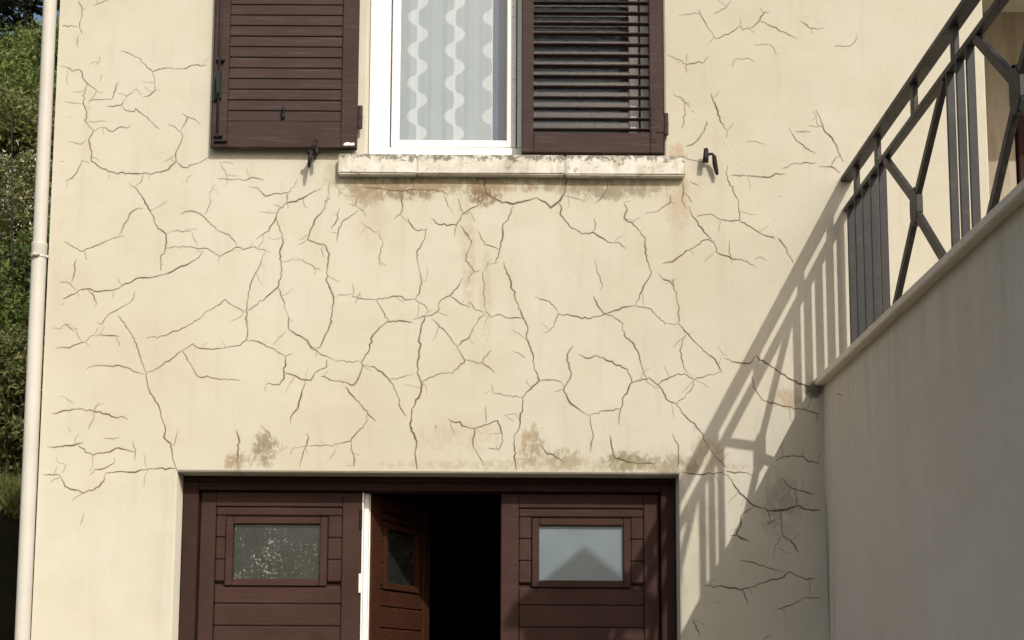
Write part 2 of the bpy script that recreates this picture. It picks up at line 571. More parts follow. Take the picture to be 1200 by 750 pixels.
bm = NB()
xs = [-60, -45, -34, -26, -20, -16, -13, -11, -9.5, -8.5] + [-8 + .25 * i for i in range(22)] + [-2.51, -2.49, -1, 2, 5, 9, 14, 20]
ys = [3.9] + [4.2 + .14 * i for i in range(22)] + [7.6, 8.2, 8.9, 9.5, 9.7, 10, 10.6] + [11.4 + i * 1.0 for i in range(22)] + [36, 40, 46, 54]
grid = [[bm.verts.new((x, y, hill_z(x, y))) for x in xs] for y in ys]
for j in range(len(ys) - 1):
    for i in range(len(xs) - 1):
        bm.faces.new((grid[j][i], grid[j][i + 1], grid[j + 1][i + 1], grid[j + 1][i]))
tag(obj('hillside', bm, M_ground, smooth=False), kind='structure')

# grass on the bank above the dark slope
vsx, fcs = [], []
k = 0
for i in range(26000):
    x = random.uniform(-14, -2.7)
    y = 4.95 + 12 * random.random() ** 1.7
    z = hill_z(x, y) - .02
    h = random.uniform(.10, .30)
    a = random.uniform(0, 2 * math.pi)
    w = .012
    dx, dy = math.cos(a) * w, math.sin(a) * w
    lx, ly = random.gauss(0, .10), random.gauss(0, .10)
    vsx += [(x - dx, y - dy, z), (x + dx, y + dy, z), (x + lx, y + ly, z + h)]
    fcs.append((k, k + 1, k + 2))
    k += 3
me = bpy.data.meshes.new('grass')
me.from_pydata(vsx, [], fcs)
me.materials.append(M_grass)
g = bpy.data.objects.new('grass', me)
COL.objects.link(g)
tag(g, 'bright green grass on the bank above the dark slope, left of the house', 'grass', kind='stuff')


def leaf_cloud(name, n, clumps, size, parent, mat, seed, flat=.0):
    """small folded leaves spread through clumps: [(cx,cy,cz,rx,ry,rz)]"""
    rng = np.random.default_rng(seed)
    cl = np.array(clumps)
    w = cl[:, 3] * cl[:, 4] * cl[:, 5]
    idx = rng.choice(len(cl), n, p=w / w.sum())
    d = rng.normal(size=(n, 3))
    d /= np.linalg.norm(d, axis=1)[:, None]
    rad = rng.random(n) ** .42
    rad *= 1 + .25 * rng.normal(size=n) * (rad > .8)
    c = cl[idx, :3] + d * cl[idx, 3:] * rad[:, None]
    a = rng.normal(size=(n, 3)); a /= np.linalg.norm(a, axis=1)[:, None]
    a[:, 2] *= (1 - flat)
    b = np.cross(a, rng.normal(size=(n, 3))); b /= np.linalg.norm(b, axis=1)[:, None]
    s = size * rng.uniform(.6, 1.4, n)[:, None]
    v = np.empty((n, 4, 3))
    v[:, 0] = c - a * s
    v[:, 1] = c + b * s * .42
    v[:, 2] = c + a * s
    v[:, 3] = c - b * s * .42
    nm = np.cross(a, b)
    v[:, 1] += nm * s * .18
    v[:, 3] += nm * s * .18
    me = bpy.data.meshes.new(name)
    me.from_pydata(v.reshape(-1, 3).tolist(), [], (np.arange(4 * n).reshape(n, 4)).tolist())
    me.materials.append(mat)
    o = bpy.data.objects.new(name, me)
    COL.objects.link(o)
    o.parent = parent
    return o


def clumps_for(rx, rz, n, seed):
    rng = random.Random(seed)
    out = []
    for i in range(n):
        a = rng.uniform(0, 2 * math.pi)
        r = rx * math.sqrt(rng.random()) * .85
        z = rz * rng.uniform(.12, 1.0)
        sc = (1 - .55 * (z / rz) ** 2)
        q = rng.uniform(.22, .42) * rx
        out.append((math.cos(a) * r * sc, math.sin(a) * r * sc, z, q, q, q * .85))
    return out


def shrub(x, y, rx, rz, mat, n, size, label, cat='shrub', name='shrub', blossom=0, seed=0, group=None):
    root = empty(name, (x, y, hill_z(x, y)))
    tag(root, label, cat, group)
    cl = clumps_for(rx, rz, 16, seed)
    leaf_cloud('foliage', int(n * 2.6), cl, size * .62, root, mat, seed)
    bm = NB()
    rng = random.Random(seed + 1)
    for c in cl[:9]:
        e = Vector(c[:3])
        tube(bm, [(rng.uniform(-.06, .06), rng.uniform(-.06, .06), -.1), e * .5 + Vector((rng.uniform(-.1, .1), rng.uniform(-.1, .1), .1)), e],
             [.03, .018, .006], 5)
    o = obj('stem', bm, M_bark, None, smooth=True)
    o.parent = root
    if blossom:
        leaf_cloud('blossom', blossom, [(c[0], c[1], c[2] * 1.02, c[3] * 1.12, c[4] * 1.12, c[5] * 1.12) for c in cl], .017, root, M_blossom, seed + 5)
    return root


#  x, y, radius, height, material, leaves, leaf size, label, blossom
SHRUBS = [
    (-4.55, 6.5, .75, 1.15, M_leaf_b, 5200, .050, 'low olive green shrub beside the drainpipe, just above the grass bank', 0),
    (-5.35, 7.5, .95, 1.7, M_leaf_a, 5200, .055, 'mid green bushy shrub behind the low olive one, left of the drainpipe', 0),
    (-4.62, 8.3, .85, 2.05, M_leaf_c, 5600, .055, 'dark green dense shrub below the white blossom, left of the drainpipe', 0),
    (-5.95, 10.0, 1.05, 2.75, M_leaf_b, 4200, .050, 'loose shrub covered in white blossom halfway up the hillside', 3400),
    (-6.35, 12.6, 1.25, 3.1, M_leaf_b, 5600, .070, 'pale olive shrub directly above the white blossom', 0),
    (-7.35, 14.6, 1.4, 3.5, M_leaf_a, 6200, .075, 'fresh green shrub in the middle of the slope above the pale olive one', 0),
    (-7.9, 17.2, 1.5, 3.9, M_leaf_a, 6200, .08, 'tall light green shrub under the pine', 0),
    (-9.1, 19.3, 1.6, 3.5, M_leaf_c, 6000, .085, 'dark green shrub at the foot of the pine trunk', 0),
    (-7.7, 20.5, 1.5, 3.2, M_leaf_b, 5200, .085, 'olive shrub high on the hillside beside the roofline', 0),
]
for i, (x, y, rx, rz, mt, n, sz, lb, bl) in enumerate(SHRUBS):
    shrub(x, y, rx, rz, mt, n, sz, lb, 'shrub', 'blossom_shrub' if bl else 'shrub', bl, seed=20 + i, group='shrubs on the hillside')


# more of the same growth farther along the slope, beside the view
far = [o for o in COL.objects if o.name.startswith('shrub')]
for i, (x, y, k, sc) in enumerate(((-7.4, 8.2, 1, 1.0), (-8.9, 9.6, 2, 1.1), (-8.6, 12.4, 5, 1.0), (-3.6, 11.5, 2, .9), (-4.4, 14.2, 5, 1.0),
                                   (-3.0, 17.5, 6, 1.0), (-11.2, 14.5, 4, 1.1), (-5.6, 18.5, 4, 1.0), (-10.8, 18, 6, 1.0), (-2.0, 13.2, 1, 1.0), (-13.5, 11.5, 6, .9))):
    src = far[k % len(far)]
    c = src.copy()
    COL.objects.link(c)
    c.location = (x, y, hill_z(x, y))
    c.rotation_euler = (0, 0, i * 1.3)
    c.scale = (sc, sc, sc)
    c['label'] = 'leafy shrub farther along the hillside, screened by the house corner or beyond the left edge'
    c['group'] = 'shrubs beside the view'
    for ch in src.children:
        d = ch.copy()
        COL.objects.link(d)
        d.parent = c


def pine(x, y, h, label, seed):
    z0 = hill_z(x, y)
    root = empty('pine_tree', (x, y, z0))
    tag(root, label, 'pine tree', 'pines on the hilltop')
    rng = random.Random(seed)
    bm = NB()
    tube(bm, [(0, 0, -.3), (.05, 0, h * .4), (-.04, .02, h * .75), (.02, 0, h)], [.20, .15, .09, .02], 9)
    o = obj('trunk', bm, M_bark, None, smooth=True); o.parent = root
    bm = NB()
    cl = []
    nl = 34
    for i in range(nl):
        z = h * (.22 + .76 * i / nl)
        L = (2.6 * (1 - .75 * (i / nl) ** 1.4)) * rng.uniform(.7, 1.1)
        a = i * 2.4 + rng.uniform(-.4, .4)
        dx, dy = math.cos(a), math.sin(a)
        p = [(0, 0, z), (dx * L * .5, dy * L * .5, z + .05 * L), (dx * L, dy * L, z - .02 * L + rng.uniform(-.1, .15))]
        tube(bm, p, [.045, .03, .01], 5)
        for s in (.35, .5, .65, .8, .95, 1.02):
            for side in (-1, 1):
                o2 = rng.uniform(.05, .42) * side * (1.15 - s * .6)
                cl.append((dx * L * s - dy * o2, dy * L * s + dx * o2, z + .06 * L * s + rng.uniform(-.03, .10), .24, .24, .085))
                if rng.random() < .5:
                    tube(bm, [(dx * L * s * .92, dy * L * s * .92, z + .04 * L * s), cl[-1][:3]], [.012, .005], 4)
    o = obj('limb', bm, M_bark, None, smooth=True); o.parent = root
    # needles: long thin leaf shapes
    leaf_cloud('crown', 15000, cl, .085, root, M_needle, seed, .55)
    return root


pine(-9.75, 21.5, 7.0, 'dark pine with flat layered branches, nearest the drainpipe top', 3)
pine(-12.6, 23.5, 6.2, 'dark pine standing farther left and behind, mostly cut off by the photo edge', 4)

bm = NB()
tube(bm, [(-5.0, 7.5, 7.25), (-4.97, 7.5, 6.6), (-4.92, 7.5, 5.75), (-4.86, 7.5, 4.9)], .007, 6)
tag(obj('wire', bm, M_iron, smooth=True), 'thin dark wire hanging steeply in front of the shrubs at the left edge', 'wire')

# ------------------------------------------------------------------ house
house = empty('house', (0, 0, 0))
tag(house, 'cream rendered house wall full of cracks with brown shutters above a brown garage door', 'house')

HX0, HX1, HY1, HZ = -2.115, 8.4, 8.0, 5.8
GX0, GX1, GZ0, GZ1 = -1.474, 0.853, 0.0, 2.432     # garage opening
WX0, WX1, WZ0, WZ1 = -0.625, 0.802, 3.946, 5.36     # window opening
LX0, LX1, LZ0, LZ1 = 2.344, 5.6, 2.79, 5.298        # recessed porch on the terrace
CH = 0.007                                           # worn arris

CRACKS = """
2:-2025,4728 -2007,4687 -2016,4602 -2004,4563
1:-2007,4687 -1992,4687
2:-2113,4603 -2071,4597 -2025,4599
1:-2020,4552 -2022,4497
1:-1951,4706 -1910,4723 -1884,4734
2:-2099,4402 -2068,4393 -2043,4372 -2010,4381 -1971,4316 -1939,4291 -1912,4266 -1888,4264
2:-1971,4316 -1982,4209 -1963,4166 -1972,4128 -1928,4072 -1949,4026 -1931,3973 -1934,3919
2:-2069,4220 -2029,4212 -1982,4209
2:-1957,4223 -1916,4231 -1846,4234 -1830,4281 -1818,4321
1:-1816,4262 -1793,4259 -1776,4247 -1731,4285 -1704,4254
2:-1776,4247 -1803,4202 -1868,4197
2:-1803,4202 -1784,4180 -1737,4170 -1730,4189 -1664,4130 -1610,4084
2:-1811,4477 -1769,4463 -1710,4423 -1657,4374 -1600,4391 -1507,4388 -1455,4406 -1398,4408
2:-1657,4374 -1643,4331 -1640,4282 -1668,4252 -1697,4246
1:-1640,4279 -1619,4282
1:-1912,4454 -1913,4422 -1935,4402
1:-1900,4356 -1907,4324
1:-2068,4146 -2031,4146
1:-2043,4017 -2010,4013 -1984,4007 -1964,4028
2:-1928,4072 -1895,4093 -1869,4089 -1840,4070 -1807,4092 -1765,4090 -1753,4103
2:-1570,4109 -1512,4074 -1501,4045 -1529,3975 -1527,3921
2:-1512,4074 -1478,4147 -1504,4163
2:-1478,4147 -1441,4131 -1420,4110
3:-1931,3961 -1932,3924 -1892,3895 -1850,3874 -1803,3860 -1793,3868 -1726,3864 -1680,3867 -1644,3859 -1572,3880 -1542,3910 -1528,3926 -1534,3964
2:-1528,3926 -1490,3894 -1429,3916 -1369,3949
2:-1939,3913 -1976,3927 -1994,3881 -2018,3841 -2052,3822
1:-1680,3864 -1694,3818 -1719,3797
3:-1747,3815 -1718,3794 -1681,3744 -1642,3680 -1604,3596 -1564,3567 -1564,3496 -1586,3448 -1581,3390
2:-1564,3567 -1531,3582 -1450,3581
1:-1465,3591 -1417,3592
1:-1444,3579 -1412,3512
2:-1564,3496 -1529,3504 -1447,3507 -1406,3494 -1375,3499 -1305,3460 -1227,3506 -1196,3493 -1149,3509 -1069,3483
1:-1305,3460 -1314,3434
3:-1385,3486 -1405,3454 -1455,3421 -1500,3403 -1550,3375 -1636,3353 -1687,3353 -1762,3314 -1807,3293 -1888,3286 -1914,3299 -1960,3294 -1984,3273 -2039,3250
1:-1785,3347 -1767,3316
2:-2058,3330 -2007,3323 -1980,3292
2:-1984,3443 -1989,3378 -2000,3333
2:-1924,3296 -1892,3263 -1883,3216
2:-2043,3527 -1999,3499 -1959,3481 -1907,3502 -1847,3531 -1786,3552 -1761,3558
1:-1947,3478 -1933,3441
2:-1784,3560 -1763,3616 -1734,3672 -1699,3694 -1677,3691
2:-1498,3665 -1448,3681 -1406,3666 -1359,3624 -1327,3590 -1265,3566 -1238,3534 -1227,3506
1:-1336,3810 -1363,3772 -1361,3714 -1383,3666
1:-1476,3825 -1468,3849 -1448,3859
1:-1321,3923 -1289,3863 -1283,3837 -1290,3805
2:-1327,3839 -1245,3836 -1183,3838 -1158,3848 -1109,3835
2:-1700,3285 -1704,3259 -1723,3233 -1783,3196 -1827,3169
2:-1381,3172 -1316,3219 -1276,3251 -1235,3220 -1178,3189
1:-2050,3220 -2033,3226
1:-2080,3920 -2063,3922
2:-1822,3170 -1837,3154 -1851,3126 -1874,3138
1:-1866,3117 -1880,3081
2:-1774,3170 -1723,3103 -1683,3035 -1657,2947 -1635,2899
3:-1635,2893 -1617,2814 -1569,2737 -1551,2676 -1535,2635 -1540,2589 -1507,2562 -1497,2503 -1475,2442
2:-1479,2625 -1483,2594 -1499,2549
3:-1475,2442 -1553,2447 -1613,2441 -1668,2426 -1733,2430 -1803,2420 -1812,2400
1:-1631,2512 -1614,2451
1:-2079,3108 -2033,3106
2:-2024,3129 -1977,3094
1:-1993,3111 -1962,3104
2:-2061,3010 -1998,3013 -1974,3028 -1924,3042 -1890,3076 -1839,3074 -1768,3069
2:-1635,2893 -1575,2922 -1511,2969 -1457,3011 -1422,3037 -1391,3016 -1350,3011 -1284,3015 -1249,3025 -1199,3030 -1171,3054 -1165,3100 -1174,3173
2:-1913,2915 -1869,2931 -1793,2926 -1768,2933 -1722,2921 -1675,2899 -1638,2891
2:-1641,3061 -1575,3072 -1485,3101 -1425,3135 -1375,3172
2:-1466,3000 -1440,2954 -1392,2882 -1306,2872 -1194,2864
2:-2037,2778 -2019,2786
3:-2064,2702 -2016,2714 -1936,2725 -1875,2713 -1814,2700 -1773,2685 -1712,2675
1:-1848,2756 -1866,2735 -1869,2684 -1890,2628
1:-1984,2635 -1976,2612
1:-1819,2584 -1749,2589
3:-2079,2542 -2009,2546 -1954,2553 -1914,2564
3:-1937,2553 -1902,2519 -1866,2506 -1807,2519 -1747,2540 -1697,2527 -1671,2520
2:-1683,2573 -1671,2522 -1673,2484
1:-1866,2506 -1864,2450
2:-1875,2415 -1854,2438 -1804,2448 -1765,2471 -1766,2491
2:-2093,2413 -2018,2411 -2010,2399
1:-2037,2495 -2026,2471 -1990,2461 -2003,2424
2:-1203,2627 -1194,2586 -1196,2555
3:-2010,2399 -1991,2358 -1904,2327 -1831,2359 -1807,2400
1:-1904,2327 -1938,2308 -1953,2293
1:-1897,2233 -1911,2183
2:-1174,3801 -1136,3796 -1099,3755 -1038,3769 -992,3773 -962,3802 -949,3841
3:-992,3773 -996,3732
3:-833,3799 -894,3765 -950,3731 -996,3722 -1036,3684 -1047,3645 -1079,3583 -1135,3546
1:-1123,3679 -1082,3674 -1038,3675
3:-1047,3645 -1015,3573 -1009,3526 -1023,3489 -1010,3394 -1029,3310 -1086,3258 -1166,3200
2:-1027,3310 -1000,3248 -974,3162
2:-1094,3480 -1131,3388 -1155,3330 -1172,3236 -1173,3132
1:-1011,3436 -979,3439 -949,3458
1:-943,3456 -887,3426 -830,3393
1:-942,3519 -914,3529 -899,3542
3:-791,3750 -813,3733 -816,3696 -861,3643 -885,3574 -894,3544 -858,3530 -807,3513 -788,3474 -799,3395 -798,3338 -766,3265 -774,3134
1:-793,3829 -802,3787 -791,3744
1:-777,3824 -753,3798 -750,3755
2:-746,3702 -758,3638 -783,3596
1:-782,3580 -749,3577
2:-661,3687 -727,3638 -749,3585 -756,3532
2:-668,3766 -669,3713 -698,3718
2:-669,3713 -641,3692 -620,3658
2:-640,3630 -624,3613 -568,3581
1:-557,3592 -536,3528 -555,3460 -545,3418
3:-628,3801 -592,3799 -525,3794 -453,3780 -401,3794 -329,3789 -257,3788 -232,3769
2:-456,3778 -446,3704 -456,3672 -484,3648
3:-394,3864 -399,3794
2:-420,3653 -394,3603 -368,3590 -329,3600 -342,3545 -377,3482 -371,3429 -353,3356 -359,3304 -379,3256
1:-353,3348 -334,3343
3:-309,3651 -276,3622 -189,3620 -159,3673 -129,3684
2:-189,3620 -199,3562
2:-159,3673 -185,3748
1:-257,3788 -242,3742 -210,3678
1:-169,3615 -128,3552
1:-766,3265 -731,3278 -680,3281
2:-680,3268 -629,3258 -562,3252 -496,3269 -456,3272 -415,3253 -379,3256 -328,3218 -323,3189
1:-639,3291 -637,3260
2:-562,3252 -531,3198 -507,3148
3:-388,3159 -327,3176 -297,3184 -272,3202 -264,3218
2:-274,3218 -262,3252 -217,3275 -176,3325 -153,3368
2:-217,3275 -170,3237 -126,3219
2:-1172,3054 -1111,3047 -1050,3018 -988,2977 -953,2993
3:-983,2977 -982,2936 -991,2905 -988,2874 -1010,2843 -1071,2845
1:-1071,2845 -1075,2812
3:-992,2907 -946,2890 -915,2872 -864,2866 -840,2906 -790,2929 -790,2963
3:-978,3174 -971,3107 -909,3071 -884,3055 -868,3024 -806,2983 -767,2968
1:-986,3096 -1021,3065 -1042,3034
3:-774,3175 -788,3103 -808,3061 -832,3017
1:-767,2968 -684,2956 -623,2956
3:-890,2864 -908,2787 -922,2730 -953,2689 -955,2661
3:-816,2883 -763,2865 -713,2857 -662,2845 -642,2876 -623,2936 -628,2948 -594,3010 -580,3078 -545,3120 -507,3148 -454,3154 -393,3146
3:-623,2936 -572,2933 -532,2907 -496,2866 -465,2815 -446,2743 -413,2697
2:-496,2868 -440,2882 -385,2900
4:-338,3178 -357,3084 -356,3022 -368,2908 -344,2847 -358,2785 -390,2733 -397,2652 -366,2580 -373,2519 -364,2448
2:-302,3163 -230,3095 -179,3023 -146,2966 -198,2904 -249,2904 -309,2883 -349,2862
2:-125,3080 -179,3033
3:-700,2834 -651,2773 -594,2707 -556,2673
2:-599,2707 -598,2671 -648,2614 -672,2577 -727,2566 -772,2558 -863,2555
1:-863,2555 -938,2545
3:-669,2574 -666,2538 -654,2497 -653,2457
2:-879,2613 -868,2588 -887,2537 -906,2455
2:-1091,2650 -1050,2612 -1034,2582
3:-1206,2627 -1190,2586 -1196,2515 -1191,2449
1:-1008,2526 -963,2552
3:-221,2685 -196,2671 -166,2673 -155,2653 -121,2643
3:-276,2657 -278,2642
4:-63,3855 -47,3770 15,3738 72,3723 128,3737 190,3755 231,3734 256,3706 292,3734 318,3772 328,3825 334,3879
3:-78,3823 -87,3716 -123,3700 -164,3673
3:77,3712 67,3675 28,3611 31,3579 16,3505 -4,3431
2:-88,3591 -55,3526 8,3503
2:-169,3615 -117,3541 -132,3494 -145,3446 -100,3391 -80,3399
1:-54,3400 -39,3442
1:-65,3389 -54,3253 -48,3201
1:318,3770 364,3756 426,3738
3:292,3734 308,3703 301,3676 344,3618 405,3579 456,3587 528,3540 579,3538 611,3509
2:462,3654 467,3613 454,3590
2:531,3842 527,3805 503,3762 465,3730
2:503,3762 518,3750
3:605,3736 619,3699 605,3657 661,3615 704,3562 703,3488 721,3425 733,3394 715,3357 681,3294 659,3236
3:659,3236 608,3225 562,3209 506,3188 445,3170 363,3180 292,3192 272,3140
2:180,3270 231,3255 272,3229 292,3198
3:460,3277 486,3219 506,3194 556,3173 597,3142
1:466,3455 471,3413 501,3335 491,3308
3:658,3231 730,3214 795,3143
2:767,3388 792,3357 822,3347 837,3321 857,3237 856,3143
3:838,3363 840,3326
2:703,3678 754,3689 826,3737 825,3775
2:826,3737 845,3730
3:881,3850 888,3786 880,3743 898,3706
2:890,3786 931,3738
3:913,3717 928,3669 968,3616 1003,3569 1034,3527 1040,3495 1066,3480 1096,3474 1117,3459 1157,3459 1223,3423
3:920,3841 956,3823
3:787,3434 834,3447 885,3484 947,3526 978,3551 1002,3555 1034,3547
3:35,3442 63,3358 99,3243 145,3139
2:-126,3242 -94,3206 -53,3196
2:-53,3190 -93,3138
3:-48,3201 -23,3172 13,3186 59,3168 125,3168
4:472,3815 475,3796
2:-93,3138 -108,3112 -128,3070 -179,3033
3:125,3181 148,3129 145,3066 176,2984 179,2932 203,2870 156,2824 126,2790 126,2736 113,2685 111,2644 86,2603 87,2512 100,2449
2:-148,2966 -102,2959 -87,2949 -62,2956 -42,2988 -22,3014
2:-62,2956 -6,2905
2:-10,2805 50,2797 123,2790
1:-16,2859 -10,2807
2:203,2870 257,2873 302,2866 321,2845
1:79,3113 140,3068
1:80,3009 140,2981
2:272,3140 272,3129 221,3096
3:363,3036 335,2995 333,2964 353,2902 348,2881 321,2840 318,2819 348,2763 403,2722 435,2705
3:389,2997 434,2977 464,2990 505,2980 565,2944 616,2926 631,2888 638,2864 600,2801 583,2739 576,2662
2:435,2705 504,2728 579,2737
2:435,2705 453,2626 441,2534
3:638,2862 676,2873 717,2886 757,2853 792,2802 807,2776 842,2766 881,2710 956,2639
3:592,3142 602,3090 642,3054 667,3007 682,2945 702,2889
3:757,2855 777,2873 853,2907 894,2900 927,2879
3:927,2879 987,2900 1058,2914
2:927,2879 913,2828 847,2766
2:795,3148 836,3141 856,3148
3:856,3145 896,3102 951,3040 995,2999 1028,2973 1043,2942 1058,2914
2:896,3102 862,3019 874,2967 889,2920 919,2890
3:-121,2643 -95,2641 -50,2659 10,2679 26,2628 36,2583 16,2544 -34,2550
2:-45,2746 -45,2664
3:-95,2643 -104,2561 -54,2470
1:-29,2613 26,2623
1:41,2703 91,2714 111,2687
4:532,2611 541,2555 558,2504 633,2484 744,2480
3:207,2573 232,2533 292,2503 322,2482
3:825,2620 850,2567 849,2455
2:974,4701 984,4668 1020,4603 1055,4554 1113,4576 1171,4618 1186,4598 1228,4612 1265,4648 1287,4692 1313,4687
1:1172,4653 1174,4615
1:1267,4714 1282,4687
1:1055,4554 1058,4540
2:1265,4648 1327,4615 1395,4583 1441,4558
2:1047,4680 1105,4716 1126,4752
1:874,4673 974,4683
2:1464,4646 1515,4609 1573,4611
1:1515,4609 1520,4578
1:1622,4519 1701,4522 1727,4552 1734,4590
1:1237,4522 1315,4528 1343,4479
1:1129,4412 1145,4453 1215,4454 1238,4440
2:818,4470 872,4449 911,4424 997,4438 1018,4466
2:911,4424 908,4383
1:912,4476 911,4438
1:844,4274 921,4221
2:896,4248 900,4183 887,4102
3:1024,4275 1046,4216 1065,4146 1085,4108 1101,4092
1:1101,4092 1129,4130
1:1101,4092 1093,4054
3:1008,4151 987,4086 950,4037 903,4010
3:898,3957 959,3936
2:1397,4105 1425,4051 1471,4008 1517,3982
1:1426,4091 1498,4089
1:1193,4039 1239,4039 1280,4025
2:1513,4192 1531,4159
3:1527,4199 1556,4127 1561,4102 1601,4057 1625,4004 1652,3940
1:1531,4159 1530,4127 1559,4106
3:1118,3872 1216,3867 1298,3862 1329,3882 1375,3879
2:1360,3907 1433,3932 1521,3936
3:1536,3915 1595,3915 1633,3885
2:1595,3915 1609,3950 1640,3977
2:1098,3920 1092,3877 1122,3797 1150,3739 1150,3649 1099,3646 1063,3653 1012,3680 946,3669
3:1150,3649 1211,3612 1262,3580 1333,3560 1373,3507 1402,3444
1:1063,3643 1052,3595
1:1103,3548 1102,3506 1111,3437
1:1224,3459 1250,3470 1278,3454
2:1110,3337 1117,3353
1:1337,3766 1358,3769
1:1039,3035 1089,2978
3:1067,2983 1134,2960 1190,2958 1216,2995
4:1216,2995 1311,2928 1361,2892 1411,2862 1501,2836 1528,2852
3:1199,2896 1203,2845 1243,2786 1318,2763 1383,2748 1448,2736 1508,2718
2:1498,2718 1502,2672
2:923,2659 963,2623 988,2567 1017,2517 1071,2466
3:851,2440 951,2430 1051,2441 1086,2416
3:1071,2446 1151,2441 1201,2427
3:1303,2498 1343,2519 1393,2519 1423,2519 1453,2494 1503,2484
2:1423,2514 1432,2541
4:1086,2416 1130,2345 1164,2315 1194,2290 1258,2263 1348,2268 1394,2286 1438,2272 1503,2267
3:1194,2285 1138,2240 1135,2194 1112,2149 1082,2144
4:1112,2149 1176,2119
3:1326,2417 1350,2382 1390,2365 1470,2339
3:1392,2365 1394,2288
3:1320,2261 1326,2150 1380,2106 1394,2061
1:1326,2147 1293,2105 1282,2045
2:1263,2260 1272,2225
3:1257,2200 1292,2225
2:1130,2032 1184,2025 1263,1997 1323,1981
3:962,1914 1043,1914 1132,1897 1212,1923 1312,1951 1352,1981 1431,1946 1471,1954
3:1137,1900 1161,1836
2:1294,1805 1369,1832 1419,1862 1489,1862
1:1008,1837 1042,1835
3:908,1760 941,1681
2:1228,1673 1265,1688
"""


def crack_polys():
    rng = random.Random(5)
    polys = []
    lines = CRACKS.strip().split('\n')
    # hairlines that leave the traced cracks sideways and peter out
    br = random.Random(19)
    for line in list(lines):
        w, pts = line.split(':')
        P = [Vector((float(a), float(b))) for a, b in (q.split(',') for q in pts.split())]
        for a, b in zip(P, P[1:]):
            if br.random() < (.55 if (a.x > 880 and a.y < 2500) else .17):
                p = a.lerp(b, br.random())
                d = (b - a).normalized()
                side = br.choice((-1, 1))
                ang = side * br.uniform(.7, 1.5)
                out = [p]
                for k in range(br.randint(2, 5)):
                    e = Vector((d.x * math.cos(ang) - d.y * math.sin(ang), d.x * math.sin(ang) + d.y * math.cos(ang)))
                    out.append(out[-1] + e * br.uniform(9, 22))
                    ang += br.uniform(-.5, .5)
                lines.append('-1:' + ' '.join('%d,%d' % (q.x, q.y) for q in out))
    for line in lines:
        w, pts = line.split(':')
        w = int(w)
        P = [Vector((float(a) / 1000, float(b) / 1000)) for a, b in (q.split(',') for q in pts.split())]
        fine = w < 0
        w = abs(w)
        hw = {1: .0012, 2: .0018, 3: .0025, 4: .0036}[w]
        q = [P[0]]
        for a, b in zip(P, P[1:]):
            L = (b - a).length
            n = max(1, int(L / 0.013))
            d = (b - a) / max(L, 1e-6)
            nr = Vector((-d.y, d.x))
            for i in range(1, n + 1):
                p = a.lerp(b, i / n)
                if i < n: p = p + nr * rng.gauss(0, .0026) + d * rng.gauss(0, .0012)
                q.append(p)
        m = len(q)
        ws = []
        ph = rng.uniform(0, 6)
        for i in range(m):
            e = min(i, m - 1 - i) * .016
            taper = min(1, .35 + e / .06)
            ws.append(hw * (.75 if fine else 1) * taper * (1 + .30 * math.sin(ph + i * .45) + .25 * rng.uniform(-1, 1)))
        polys.append((q, ws))
    return polys


HALO = .0055          # width of the stained rim on either side of a crack


